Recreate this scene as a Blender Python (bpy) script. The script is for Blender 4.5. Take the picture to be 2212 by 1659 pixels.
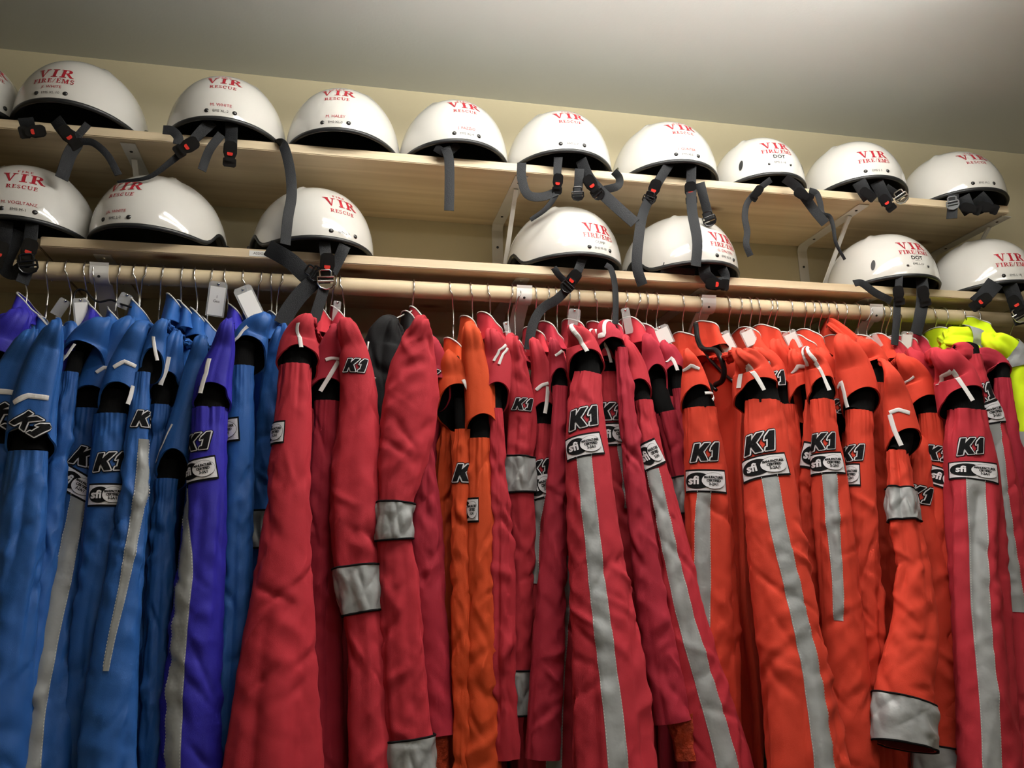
import bpy, bmesh, math, random
import numpy as np
from mathutils import Vector, Matrix

for o in list(bpy.data.objects): bpy.data.objects.remove(o)
S = bpy.context.scene
COL = S.collection
rad = math.radians

# ------------------------------------------------------------------ camera
FPX, PITCH, YAW, ROLL = 1757.68, .2184, .2212, -.0217
CAM = np.array([0, 0, 1.4])
Fw = np.array([math.sin(YAW)*math.cos(PITCH), math.cos(YAW)*math.cos(PITCH), math.sin(PITCH)])
R0 = np.cross(Fw, [0, 0, 1]); R0 /= np.linalg.norm(R0); U0 = np.cross(R0, Fw)
Rt = math.cos(ROLL)*R0 + math.sin(ROLL)*U0
Up = -math.sin(ROLL)*R0 + math.cos(ROLL)*U0
cd = bpy.data.cameras.new('camera'); cam = bpy.data.objects.new('camera', cd); COL.objects.link(cam)
cd.sensor_width = 36; cd.lens = FPX/2212*36; cd.clip_start = .02
M = Matrix.Identity(4)
for i in range(3):
    M[i][0], M[i][1], M[i][2], M[i][3] = Rt[i], Up[i], -Fw[i], CAM[i]
cam.matrix_world = M
S.camera = cam
S.view_settings.view_transform = 'Standard'; S.view_settings.look = 'None'
S.view_settings.gamma = 1; S.view_settings.use_curve_mapping = False
S.view_settings.exposure = 0.05
S.cycles.max_bounces = 5; S.cycles.diffuse_bounces = 3; S.cycles.glossy_bounces = 3; S.cycles.transmission_bounces = 3; S.cycles.transparent_max_bounces = 6
S.cycles.caustics_reflective = False; S.cycles.caustics_refractive = False; S.cycles.adaptive_threshold = .035

def ray(x, y): return Fw + Rt*(x-1106)/FPX - Up*(y-829.5)/FPX
def at(x, y, Y):
    "world point on the wall-parallel plane y = Y seen at photo position x, y"
    d = ray(x, y); return CAM + d*(Y/d[1])
def atz(x, y, Z):
    d = ray(x, y); return CAM + d*((Z-1.4)/d[2])
def pj(P):
    q = np.asarray(P)-CAM; z = q@Fw
    return 1106+FPX*(q@Rt)/z, 829.5-FPX*(q@Up)/z
def mpp(P):
    "metres per photo pixel at P"
    return float((np.asarray(P)-CAM)@Fw)/FPX

# ------------------------------------------------------------------ world and lamps
w = bpy.data.worlds.new('world'); S.world = w; w.use_nodes = True
w.node_tree.nodes['Background'].inputs[0].default_value = (.9, .95, 1, 1)
w.node_tree.nodes['Background'].inputs[1].default_value = .02

LAMP = (.60, .93)          # x, y of the ceiling fixture
CEIL = 2.54
def area(name, loc, sx, sy, power, col, rot=(0, 0, 0)):
    l = bpy.data.lights.new(name, 'AREA'); l.shape = 'RECTANGLE'; l.size = sx; l.size_y = sy
    l.energy = power; l.color = col
    o = bpy.data.objects.new(name, l); COL.objects.link(o); o.location = loc; o.rotation_euler = rot
    return o

# ------------------------------------------------------------------ helpers
def link(name, verts, faces, mats, parent=None, smooth=True, mi=None, sharp=None):
    me = bpy.data.meshes.new(name)
    off = np.array(parent['_org']) if parent is not None else np.zeros(3)
    me.from_pydata((np.asarray(verts, float)-off).tolist(), [], [tuple(int(i) for i in f) for f in faces])
    if not isinstance(mats, (list, tuple)): mats = [mats]
    for m in mats: me.materials.append(m)
    if mi is not None: me.polygons.foreach_set('material_index', np.asarray(mi, np.int32))
    if smooth: me.polygons.foreach_set('use_smooth', np.ones(len(me.polygons), bool))
    me.update()
    if sharp:
        try: me.set_sharp_from_angle(angle=rad(sharp))
        except Exception: pass
    o = bpy.data.objects.new(name, me); COL.objects.link(o)
    if parent is not None:
        o.parent = parent; o['_org'] = list(off)
    return o
def thing(name, label, cat, loc, group=None):
    o = bpy.data.objects.new(name, None); COL.objects.link(o); o.empty_display_size = .05
    o.location = [float(v) for v in loc]; o['_org'] = [float(v) for v in loc]
    return tag(o, label, cat, group)
def tag(o, label=None, cat=None, group=None, kind=None):
    if label: o['label'] = label
    if cat: o['category'] = cat
    if group: o['group'] = group
    if kind: o['kind'] = kind
    return o
class MB:
    "collects shapes into one mesh"
    def __init__(s): s.v = []; s.f = []; s.m = []; s.n = 0
    def add(s, V, F, mi=0):
        V = np.asarray(V, float).reshape(-1, 3); s.v.append(V)
        s.f += [tuple(int(i)+s.n for i in f) for f in F]; s.m += [mi]*len(F); s.n += len(V)
        return s
    def box(s, a, b, mi=0, bev=0.0):
        a = np.asarray(a, float); b = np.asarray(b, float)
        bm = bmesh.new(); bmesh.ops.create_cube(bm, size=1)
        for v in bm.verts: v.co = Vector(((a+b)/2 + np.array(v.co)*(b-a)).tolist())
        if bev: bmesh.ops.bevel(bm, geom=bm.edges[:], offset=bev, segments=2, affect='EDGES')
        s.bm(bm, mi); return s
    def bm(s, bm, mi=0):
        bm.verts.ensure_lookup_table(); bm.verts.index_update()
        s.add([v.co[:] for v in bm.verts], [[v.index for v in f.verts] for f in bm.faces], mi); bm.free()
    def obox(s, c, ax, half, mi=0, bev=0.0):
        "box with axes ax (3 rows) and half sizes"
        bm = bmesh.new(); bmesh.ops.create_cube(bm, size=2)
        h = np.asarray(half)
        for v in bm.verts: v.co = Vector((np.array(v.co)*h).tolist())
        if bev: bmesh.ops.bevel(bm, geom=bm.edges[:], offset=bev, segments=2, affect='EDGES')
        A = np.asarray(ax)
        for v in bm.verts: v.co = Vector((np.asarray(c)+np.array(v.co)@A).tolist())
        s.bm(bm, mi); return s
    def grid(s, P, mi=0, closeu=False, closev=False, flip=False):
        "P[i][j] 3-vectors"
        P = np.asarray(P, float); n, m = P.shape[:2]; F = []
        for i in range(n if closeu else n-1):
            for j in range(m if closev else m-1):
                a = i*m+j; b = i*m+(j+1) % m; c = ((i+1) % n)*m+(j+1) % m; d = ((i+1) % n)*m+j
                F.append((a, d, c, b) if flip else (a, b, c, d))
        s.add(P.reshape(-1, 3), F, mi); return s
    def tube(s, pts, r, k=10, mi=0, cap=True):
        P = np.asarray(pts, float); n = len(P); r = np.broadcast_to(np.asarray(r, float), (n,))
        T = np.gradient(P, axis=0); T /= np.linalg.norm(T, axis=1)[:, None]+1e-12
        ref = np.array([0, 0, 1.]) if abs(T[0][2]) < .9 else np.array([1., 0, 0])
        a = np.cross(ref, T[0]); a /= np.linalg.norm(a); rows = []
        for i in range(n):
            a = a-T[i]*(a@T[i]); a /= np.linalg.norm(a)+1e-12; b = np.cross(T[i], a)
            th = np.linspace(0, 2*math.pi, k, endpoint=False)
            rows.append(P[i]+r[i]*(np.cos(th)[:, None]*a+np.sin(th)[:, None]*b))
        s.grid(rows, mi, closev=True)
        if cap:
            base = s.n-n*k
            s.f += [tuple(base+j for j in range(k))[::-1], tuple(base+(n-1)*k+j for j in range(k))]; s.m += [mi, mi]
        return s
    def build(s, name, mats, parent=None, smooth=False, sharp=None):
        return link(name, np.concatenate(s.v), s.f, mats, parent, smooth or bool(sharp), s.m, sharp)
def smooth_path(pts, n=6):
    "Catmull-Rom through pts"
    P = np.asarray(pts, float)
    if len(P) < 3:
        return np.array([P[0]+(P[-1]-P[0])*t for t in np.linspace(0, 1, n*2)])
    Q = np.vstack([2*P[0]-P[1], P, 2*P[-1]-P[-2]]); out = []
    for i in range(1, len(Q)-2):
        for t in np.linspace(0, 1, n, endpoint=False):
            a, b, c, d = Q[i-1], Q[i], Q[i+1], Q[i+2]
            out.append(.5*(2*b+(c-a)*t+(2*a-5*b+4*c-d)*t*t+(3*b-a-3*c+d)*t**3))
    out.append(P[-1]); return np.array(out)

# ------------------------------------------------------------------ materials
MC = {}
def mat(name, col, rough=.5, metal=0, bump=0, bscale=200, stretch=(1, 1, 1), var=0, vscale=4, spec=.5, trans=0, sheen=0, coat=0, alpha=1, vcol=None, bump2=0, b2scale=30):
    if name in MC: return MC[name]
    m = bpy.data.materials.new(name); m.use_nodes = True; nt = m.node_tree; b = nt.nodes['Principled BSDF']
    N = nt.nodes.new; L = nt.links.new
    b.inputs['Base Color'].default_value = (*col, 1); b.inputs['Roughness'].default_value = rough
    b.inputs['Metallic'].default_value = metal; b.inputs['Specular IOR Level'].default_value = spec
    b.inputs['Transmission Weight'].default_value = trans; b.inputs['Sheen Weight'].default_value = sheen
    b.inputs['Coat Weight'].default_value = coat; b.inputs['Alpha'].default_value = alpha
    if bump or var or bump2:
        tc = N('ShaderNodeTexCoord'); mp = N('ShaderNodeMapping'); mp.inputs['Scale'].default_value = stretch
        L(tc.outputs['Object'], mp.inputs[0])
    if var:
        n = N('ShaderNodeTexNoise'); n.inputs['Scale'].default_value = vscale; n.inputs['Detail'].default_value = 5
        L(mp.outputs[0], n.inputs['Vector']); cr = N('ShaderNodeValToRGB')
        c2 = vcol if vcol else tuple(c*(1-var) for c in col)
        cr.color_ramp.elements[0].position = .35; cr.color_ramp.elements[0].color = (*c2, 1)
        cr.color_ramp.elements[1].position = .65; cr.color_ramp.elements[1].color = (*(min(1, c*(1+var*.4)) for c in col), 1)
        L(n.outputs[0], cr.inputs[0]); L(cr.outputs[0], b.inputs['Base Color'])
    last = None
    for bb, sc, dist in ((bump, bscale, .001), (bump2, b2scale, .006)):
        if bb:
            n = N('ShaderNodeTexNoise'); n.inputs['Scale'].default_value = sc; n.inputs['Detail'].default_value = 3
            L(mp.outputs[0], n.inputs['Vector']); bp = N('ShaderNodeBump'); bp.inputs['Strength'].default_value = bb
            bp.inputs['Distance'].default_value = dist; L(n.outputs[0], bp.inputs['Height'])
            if last: L(last.outputs[0], bp.inputs['Normal'])
            last = bp
    if last: L(last.outputs[0], b.inputs['Normal'])
    MC[name] = m; return m
def wood(name, c1, c2, sx=.6, knots=True):
    m = bpy.data.materials.new(name); m.use_nodes = True; nt = m.node_tree; b = nt.nodes['Principled BSDF']
    N = nt.nodes.new; L = nt.links.new; b.inputs['Roughness'].default_value = .55
    tc = N('ShaderNodeTexCoord'); mp = N('ShaderNodeMapping'); mp.inputs['Scale'].default_value = (sx, 14, 22)
    L(tc.outputs['Object'], mp.inputs[0])
    n = N('ShaderNodeTexNoise'); n.inputs['Scale'].default_value = 2.2; n.inputs['Detail'].default_value = 7; n.inputs['Distortion'].default_value = .7
    L(mp.outputs[0], n.inputs['Vector']); cr = N('ShaderNodeValToRGB'); e = cr.color_ramp.elements
    e[0].position = .3; e[0].color = (*c2, 1); e[1].position = .62; e[1].color = (*c1, 1)
    L(n.outputs[0], cr.inputs[0])
    src = cr.outputs[0]
    if knots:
        mp2 = N('ShaderNodeMapping'); mp2.inputs['Scale'].default_value = (2.6, 6, 6); L(tc.outputs['Object'], mp2.inputs[0])
        v = N('ShaderNodeTexVoronoi'); v.inputs['Scale'].default_value = 1.0; L(mp2.outputs[0], v.inputs['Vector'])
        c3 = N('ShaderNodeValToRGB'); c3.color_ramp.elements[0].position = .035; c3.color_ramp.elements[0].color = (1, 1, 1, 1)
        c3.color_ramp.elements[1].position = .11; c3.color_ramp.elements[1].color = (0, 0, 0, 1); L(v.outputs['Distance'], c3.inputs[0])
        mx = N('ShaderNodeMixRGB'); mx.inputs['Color2'].default_value = (.16, .07, .03, 1); L(c3.outputs[0], mx.inputs[0]); L(src, mx.inputs[1]); src = mx.outputs[0]
    L(src, b.inputs['Base Color'])
    bp = N('ShaderNodeBump'); bp.inputs['Strength'].default_value = .25; bp.inputs['Distance'].default_value = .001
    L(n.outputs[0], bp.inputs['Height']); L(bp.outputs[0], b.inputs['Normal'])
    return m
M_WALL = mat('beige_wall_paint', (.56, .495, .33), .85, bump=.15, bscale=180)
M_CEIL = mat('grey_ceiling_paint', (.70, .725, .72), .9, bump=.2, bscale=150)
M_FLOOR = mat('grey_floor', (.22, .2, .18), .6, var=.2)
M_WOOD = wood('pine_board', (.66, .54, .36), (.52, .40, .25))
M_ROD = wood('pine_dowel', (.66, .54, .35), (.54, .42, .26), knots=False)
M_WHITE = mat('white_helmet_gloss', (.63, .615, .575), .11, var=.03, vscale=6, coat=.5, spec=.5)
M_BLK = mat('black_rubber', (.012, .013, .014), .45, bump=.2, bscale=300)
M_LINER = mat('black_foam_liner', (.045, .050, .052), .85, bump=.4, bscale=90)
M_PLAS = mat('black_buckle_plastic', (.008, .008, .009), .25, spec=.35)
M_NYL = mat('black_nylon_webbing', (.012, .013, .015), .6, spec=.22, bump=.7, bscale=700, stretch=(1, 1, 1))
M_REDTXT = mat('red_helmet_vinyl', (.36, .012, .025), .35)
M_BLKTXT = mat('black_print', (.02, .02, .02), .5)
M_REDBTN = mat('red_button', (.62, .03, .02), .4)
M_CHROME = mat('chrome_metal', (.75, .74, .72), .22, metal=1)
M_BRK = mat('white_bracket_enamel', (.72, .70, .66), .4, var=.08, vscale=20)
M_LABEL = mat('white_label_tape', (.72, .71, .69), .5)
M_DENT = mat('grey_rivet', (.02, .02, .02), .25)

# ------------------------------------------------------------------ setting
WY = 1.80
def struct(name, a, b, m):
    o = MB().box(a, b).build(name, m); tag(o, kind='structure'); return o
struct('floor', (-1.7, -1.8, -.1), (2.9, WY+.1, 0), M_FLOOR)
struct('ceiling', (-1.7, -1.8, CEIL), (2.9, WY+.1, CEIL+.1), M_CEIL)
struct('wall_back', (-1.7, WY, 0), (2.9, WY+.1, CEIL), M_WALL)
struct('wall_left', (-1.8, -1.8, 0), (-1.7, WY+.1, CEIL), M_WALL)
struct('wall_right', (2.9, -1.8, 0), (3.0, WY+.1, CEIL), M_WALL)
struct('wall_front', (-1.8, -1.9, 0), (3.0, -1.8, CEIL), M_WALL)

LAMPS = [(LAMP, 'white two-tube fluorescent fixture on the ceiling, nearest the shelves'), ((.75, -.70), 'white two-tube fluorescent fixture on the ceiling behind the viewer')]
for LAMP, llab in LAMPS:
  lt = thing('ceiling_light', llab, 'ceiling light', (LAMP[0], LAMP[1], CEIL), 'ceiling lights')
  m_ = MB(); m_.box((LAMP[0]-.62, LAMP[1]-.14, CEIL-.05), (LAMP[0]+.62, LAMP[1]+.14, CEIL), bev=.008); m_.build('housing', mat('white_enamel', (.8, .8, .8), .4), lt)
  for dy in (-.1, .1):
    m_ = MB(); m_.tube([(LAMP[0]-.59, LAMP[1]+dy, CEIL-.085), (LAMP[0]+.59, LAMP[1]+dy, CEIL-.085)], .016, 14)
    far = LAMP[1] < 0; g = mat('dim_fluorescent_tube' if far else 'fluorescent_tube', (.9, .9, .88), .3)
    b = g.node_tree.nodes['Principled BSDF']; b.inputs['Emission Color'].default_value = (1, .97, .9, 1); b.inputs['Emission Strength'].default_value = 17 if far else 47
    m_.build('tube', g, lt, sharp=50)

SF = 1.5195                 # front edge of both shelves
Z1, Z2, TH = 2.2195, 1.995, .019
sh = MB().box((-1.69, SF, Z1-TH), (1.578, WY-.001, Z1), bev=.0015).build('wooden_shelf', M_WOOD)
tag(sh, 'long pine shelf nearest the ceiling, holding the upper row of white helmets', 'shelf')
sh = MB().box((-.522, SF, Z2-TH), (2.6, WY-.001, Z2), bev=.0015).build('wooden_shelf', M_WOOD)
tag(sh, 'pine shelf directly above the hanging rod, holding the lower row of helmets', 'shelf')
sh = MB().box((-1.69, SF+.012, Z2-TH), (-.524, WY-.001, Z2), bev=.0015).build('wooden_shelf', M_WOOD)
tag(sh, 'short pine shelf piece at far left, butted against the lower shelf end', 'shelf')
RY, RZ, RR = 1.553, 1.9415, .0172
rod = MB().tube([(x, RY, RZ) for x in np.linspace(-1.69, 2.89, 24)], RR, 28).build('closet_rod', M_ROD, sharp=60)
tag(rod, 'round pine closet rod under the lower shelf carrying all the hangers', 'rod')

# ------------------------------------------------------------------ brackets
def strip(mb, path, x, wd, th=.0022, mi=0, lip=0):
    "flat metal strip following path of (y, z)"
    P = np.array(path, float); T = np.gradient(P, axis=0); T /= np.linalg.norm(T, axis=1)[:, None]
    Nn = np.stack([-T[:, 1], T[:, 0]], 1)*th
    rows = []
    for i in range(len(P)):
        a, b = P[i]-Nn[i]/2, P[i]+Nn[i]/2
        rows.append([(x-wd/2, *a), (x+wd/2, *a), (x+wd/2, *b), (x-wd/2, *b)])
    mb.grid(rows, mi, closev=True); base = mb.n-len(rows)*4
    mb.f += [(base, base+3, base+2, base+1), (mb.n-4, mb.n-3, mb.n-2, mb.n-1)]; mb.m += [mi, mi]
def screw(mb, c, n, mi=1, r=.0036):
    n = np.asarray(n, float); c = np.asarray(c, float)
    mb.tube([c-n*.001, c+n*.0012], [r, r*.8], 12, mi)
def arc(cy, cz, r, a0, a1, n=10):
    return [(cy+r*math.cos(rad(a)), cz+r*math.sin(rad(a))) for a in np.linspace(a0, a1, n)]
for x, l in ((-.395, 'white angled shelf bracket under the left part of the upper shelf'), (.376, 'white angled shelf bracket under the middle of the upper shelf'),
             (1.193, 'white angled shelf bracket under the upper shelf, right of middle'), (1.584, 'white angled shelf bracket at the right end of the upper shelf')):
    br = thing('shelf_bracket', l, 'bracket', (x, WY, Z1-TH), 'brackets under the upper shelf')
    zb = Z1-TH-.0015
    m_ = MB(); yf = 1.535
    strip(m_, [(WY-.002, zb-.20), (WY-.002, zb-.03)]+arc(WY-.018, zb-.016, .016, 0, 90)[1:]+[(WY-.1, zb), (yf, zb)], x, .027)
    screw(m_, (x, WY-.003, zb-.055), (0, -1, 0)); screw(m_, (x, WY-.003, zb-.115), (0, -1, 0), 2); screw(m_, (x, WY-.06, zb-.001), (0, 0, -1)); screw(m_, (x, yf+.03, zb-.001), (0, 0, -1))
    m_.build('bracket_angle', [M_BRK, M_BLKTXT, M_BRK], br)
    m_ = MB(); strip(m_, [(yf+.055, zb-.004), (yf+.075, zb-.02), (WY-.03, zb-.185), (WY-.004, zb-.198)], x, .010, .004); m_.build('brace', M_BRK, br)
for x, l in ((-.424, 'white rod bracket above the blue suits, leftmost of the four on the rod'), (.375, 'white rod bracket left of the hanging buckle strap, second of four on the rod'),
             (.782, 'white rod bracket above the black folded hanger, third of four on the rod'), (1.19, 'white rod bracket nearest the yellow jackets, rightmost of the four on the rod')):
    br = thing('rod_bracket', l, 'bracket', (x, WY, Z2-TH), 'rod brackets under the lower shelf')
    zb = Z2-TH-.0013; m_ = MB()
    strip(m_, [(WY-.002, zb-.24), (WY-.002, zb-.03)]+arc(WY-.018, zb-.016, .016, 0, 90)[1:]+[(WY-.1, zb), (1.543, zb)], x, .030)
    screw(m_, (x, 1.558, zb-.001), (0, 0, -1)); screw(m_, (x, WY-.003, zb-.1), (0, -1, 0))
    m_.build('bracket_angle', [M_BRK, M_CHROME], br)
    m_ = MB(); r = RR+.0022
    hk = [(1.6, RZ-.035)]+arc(RY, RZ, r, -50, -180, 16)+[(RY-r-.0005, RZ+.008), (RY-r-.003, RZ+.014)]
    strip(m_, [(WY-.004, zb-.225), (WY-.02, zb-.215)]+hk, x, .032)
    screw(m_, (x, RY-r*math.cos(rad(35))-.001, RZ-r*math.sin(rad(35))-.0), (0, -.8, -.6), 1, .003)
    m_.build('rod_hook', [M_BRK, M_BLKTXT], br)

# ------------------------------------------------------------------ lettering
def arcstrip(cx, cy, rx, ry, a0, a1, w0, w1=None, n=10):
    "polygons of a curved pen stroke"
    w1 = w0 if w1 is None else w1; out = []; A = np.linspace(rad(a0), rad(a1), n)
    for i in range(n-1):
        q = []
        for a, s in ((A[i], 1), (A[i+1], 1), (A[i+1], -1), (A[i], -1)):
            wv = (w0+(w1-w0)*abs(math.cos(a)))/2
            q.append((cx+(rx+s*wv)*math.cos(a), cy+(ry+s*min(wv, w0*.6)*1)*math.sin(a)))
        out.append(q)
    return out
def R_(x0, y0, x1, y1): return [(x0, y0), (x1, y0), (x1, y1), (x0, y1)]
def glyph(c):
    s = .09
    if c == 'V': return 1.0, [[(.10, 1), (.36, 1), (.60, 0), (.50, 0)], [(.76, 1), (.86, 1), (.58, 0), (.50, 0)], R_(0, 1-s, .44, 1), R_(.64, 1-s, 1.0, 1)]
    if c == 'I': return .5, [R_(.14, 0, .37, 1), R_(0, 0, .5, s), R_(0, 1-s, .5, 1)]
    if c == 'R': return .98, [R_(.13, 0, .36, 1), R_(0, 0, .48, s), R_(0, 1-s, .45, 1), R_(.3, .46, .5, .54), [(.40, .5), (.60, .5), (.98, 0), (.76, 0)], R_(.76, 0, 1.02, s*.8)]+arcstrip(.44, .73, .26, .225, 90, -90, .07, .24, 12)
    if c == 'F': return .72, [R_(.12, 0, .32, 1), R_(0, 0, .45, s), R_(0, 1-s, .7, 1), R_(.62, .72, .7, 1), R_(.3, .45, .55, .55), R_(.5, .36, .56, .64)]
    if c == 'E': return .74, [R_(.12, 0, .32, 1), R_(0, 0, .72, s), R_(0, 1-s, .7, 1), R_(.62, .72, .7, 1), R_(.64, 0, .72, .28), R_(.3, .45, .55, .55), R_(.5, .36, .56, .64)]
    if c == 'M': return 1.15, [R_(.12, 0, .2, 1), R_(.84, 0, 1.04, 1), [(.12, 1), (.34, 1), (.62, .1), (.52, 0)], [(.80, 1), (.92, 1), (.62, 0), (.52, 0)], R_(0, 0, .34, s), R_(.74, 0, 1.15, s), R_(0, 1-s, .3, 1), R_(.84, 1-s, 1.15, 1)]
    if c == 'S': return .68, arcstrip(.34, .74, .22, .21, 35, 270, .1, .16)+arcstrip(.34, .26, .23, .21, 90, -145, .1, .16)+[R_(.52, .68, .58, 1), R_(.06, 0, .12, .32)]
    if c == 'C': return .86, arcstrip(.45, .5, .34, .45, 40, 320, .1, .2, 16)+[R_(.72, .66, .79, 1)]
    if c == 'U': return .98, [R_(.12, .35, .32, 1), R_(.78, .35, .87, 1), R_(0, 1-s, .44, 1), R_(.66, 1-s, .98, 1)]+arcstrip(.53, .38, .305, .33, 180, 360, .1, .14)
    if c == '/': return .5, [[(0, -.05), (.09, -.05), (.5, 1.05), (.41, 1.05)]]
    return .4, []
def serif(text, h, spacing=.1):
    "list of polygons, centred, cap height h"
    x = 0; out = []
    for c in text:
        wd, P = glyph(c)
        out += [[(px+x, py) for px, py in p] for p in P]; x += wd+spacing
    x -= spacing
    return [[((px-x/2)*h, (py-.5)*h) for px, py in p] for p in out], x*h
def polys_mesh(P, maxe=.008):
    bm = bmesh.new()
    for p in P:
        vs = [bm.verts.new((a, b, 0)) for a, b in p]
        try: bm.faces.new(vs)
        except ValueError: pass
    return refine(bm, maxe)
def refine(bm, maxe):
    bmesh.ops.triangulate(bm, faces=bm.faces[:])
    for _ in range(4):
        es = [e for e in bm.edges if e.calc_length() > maxe]
        if not es: break
        bmesh.ops.subdivide_edges(bm, edges=es, cuts=1)
        bmesh.ops.triangulate(bm, faces=[f for f in bm.faces if len(f.verts) > 3])
    for f in bm.faces:
        if f.normal.z < 0: f.normal_flip()
    bm.verts.index_update()
    V = np.array([v.co[:] for v in bm.verts]); F = [[v.index for v in f.verts] for f in bm.faces]; bm.free()
    return V[:, :2], F
def font_mesh(text, h, maxe=.02, off=0, shear=0, sp=1.0, line=.9):
    c = bpy.data.curves.new('t', 'FONT'); c.body = text; c.size = h/.73; c.align_x = 'CENTER'; c.align_y = 'CENTER'
    c.offset = off; c.shear = shear; c.resolution_u = 2; c.space_character = sp; c.space_line = line
    o = bpy.data.objects.new('t', c); COL.objects.link(o)
    me = bpy.data.meshes.new_from_object(o); bpy.data.objects.remove(o); bpy.data.curves.remove(c)
    bm = bmesh.new(); bm.from_mesh(me); bpy.data.meshes.remove(me)
    return refine(bm, maxe)
def curve_polys(polys, off=0, maxe=.008):
    c = bpy.data.curves.new('t', 'CURVE'); c.dimensions = '2D'; c.fill_mode = 'BOTH'; c.offset = off
    for p in polys:
        s = c.splines.new('POLY'); s.points.add(len(p)-1); s.use_cyclic_u = True
        for i, (a, b) in enumerate(p): s.points[i].co = (a, b, 0, 1)
    o = bpy.data.objects.new('t', c); COL.objects.link(o)
    me = bpy.data.meshes.new_from_object(o); bpy.data.objects.remove(o); bpy.data.curves.remove(c)
    bm = bmesh.new(); bm.from_mesh(me); bpy.data.meshes.remove(me)
    return refine(bm, maxe)
def disc2(rx, ry, n=20, rings=2):
    V = [(0, 0)]; F = []
    for k in range(1, rings+1):
        for i in range(n): a = 2*math.pi*i/n; V.append((rx*k/rings*math.cos(a), ry*k/rings*math.sin(a)))
    for i in range(n): F.append((0, 1+i, 1+(i+1) % n))
    for k in range(1, rings):
        for i in range(n):
            a = 1+(k-1)*n+i; b = 1+(k-1)*n+(i+1) % n; F.append((a, a+n, b+n, b))
    return np.array(V), F
def rect2(w, h, nx=8, ny=6):
    V = [(-w/2+w*i/nx, -h/2+h*j/ny) for j in range(ny+1) for i in range(nx+1)]
    F = [(j*(nx+1)+i, j*(nx+1)+i+1, (j+1)*(nx+1)+i+1, (j+1)*(nx+1)+i) for j in range(ny) for i in range(nx)]
    return np.array(V), F
# ------------------------------------------------------------------ helmets
def interp_path(pts, Y): return np.array([at(p[0], p[1], p[2] if len(p) > 2 else Y) for p in pts])
def ribbon(pts, wpx, Y=1.49, n=6, th=.0016, twist=None, w_end=None):
    "webbing strap through photo points, lying about parallel to the shelf front; returns mesh data"
    P = smooth_path(interp_path(pts, Y), n); k = len(P)
    T = np.gradient(P, axis=0); T /= np.linalg.norm(T, axis=1)[:, None]
    wm = wpx*mpp(P[0]); w1 = wm if w_end is None else w_end*mpp(P[-1])
    rows = []
    for i in range(k):
        q = i/(k-1); view = P[i]-CAM; view /= np.linalg.norm(view)
        side = np.cross(T[i], view); side /= np.linalg.norm(side)+1e-9
        nn = np.cross(side, T[i])
        tw = 0.35*math.sin(3.1*q+len(pts)) if twist is None else twist[0]+(twist[1]-twist[0])*q
        s2 = side*math.cos(tw)+nn*math.sin(tw); n2 = nn*math.cos(tw)-side*math.sin(tw)
        h = (wm+(w1-wm)*q)/2
        c = P[i]
        rows.append([c-s2*h-n2*th/2, c-s2*h*.9-n2*th*.7, c-n2*th*.5, c+s2*h*.9-n2*th*.7, c+s2*h-n2*th/2, c+s2*h+n2*th/2, c+s2*h*.9+n2*th*.7, c+n2*th*.5, c-s2*h*.9+n2*th*.7, c-s2*h+n2*th/2])
    m = MB(); m.grid(rows, closev=True); kk = 10; base = 0
    m.f += [tuple(range(kk))[::-1], tuple((k-1)*kk+j for j in range(kk))]; m.m += [0, 0]
    return m
def axes_at(P, ang):
    view = P-CAM; view /= np.linalg.norm(view)
    zz = np.array([0, 0, 1.]); zz = zz-view*(zz@view); zz /= np.linalg.norm(zz); xx = np.cross(view, zz)
    a = rad(ang)       # 0 = buckle pointing down, positive turns its foot to the right
    dn = -zz*math.cos(a)+xx*math.sin(a); sd = np.cross(dn, -view)
    return sd, dn, -view
def extr(mb, poly, c, A, t0, t1, mi=0):
    "extrude a 2D outline (s, d) between depths t0..t1"
    sd, dn, fr = A; n = len(poly)
    V = [c+sd*p[0]+dn*p[1]+fr*t for t in (t0, t1) for p in poly]
    F = [(i, (i+1) % n, n+(i+1) % n, n+i) for i in range(n)]+[tuple(range(n))[::-1], tuple(range(n, 2*n))]
    mb.add(V, F, mi)
def buckle(parent, px, py, ang=0, s=1.0, Y=1.478, red=True):
    c = at(px, py, Y); A = axes_at(c, ang); m = MB(); u = .001*s
    def o(l): return [(a*u, b*u) for a, b in l]
    body = [(-10, -17), (-12, -13), (-12.5, 2), (-9.5, 10), (-9.5, 17), (-7, 20), (7, 20), (9.5, 17), (9.5, 10), (12.5, 2), (12, -13), (10, -17), (6, -20), (-6, -20)]
    extr(m, o(body), c, A, -.005*s, .0035*s)
    extr(m, o([(a*.8, b*.86) for a, b in body]), c, A, .0035*s, .0055*s)
    extr(m, o([(-11.5, 12), (11.5, 12), (12, 15), (12, 25), (9, 28), (-9, 28), (-12, 25), (-12, 15)]), c, A, -.004*s, .002*s)
    extr(m, o([(-5.5, -8), (5.5, -8), (6, 8), (-6, 8)]), c, A, .0055*s, .0062*s)
    if red: extr(m, o([(-5, 1), (5, 1), (5.2, 5), (3, 7), (-3, 7), (-5.2, 5)]), c, A, .0055*s, .0075*s, 1)
    return m.build('buckle', [M_PLAS, M_REDBTN], parent)
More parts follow.
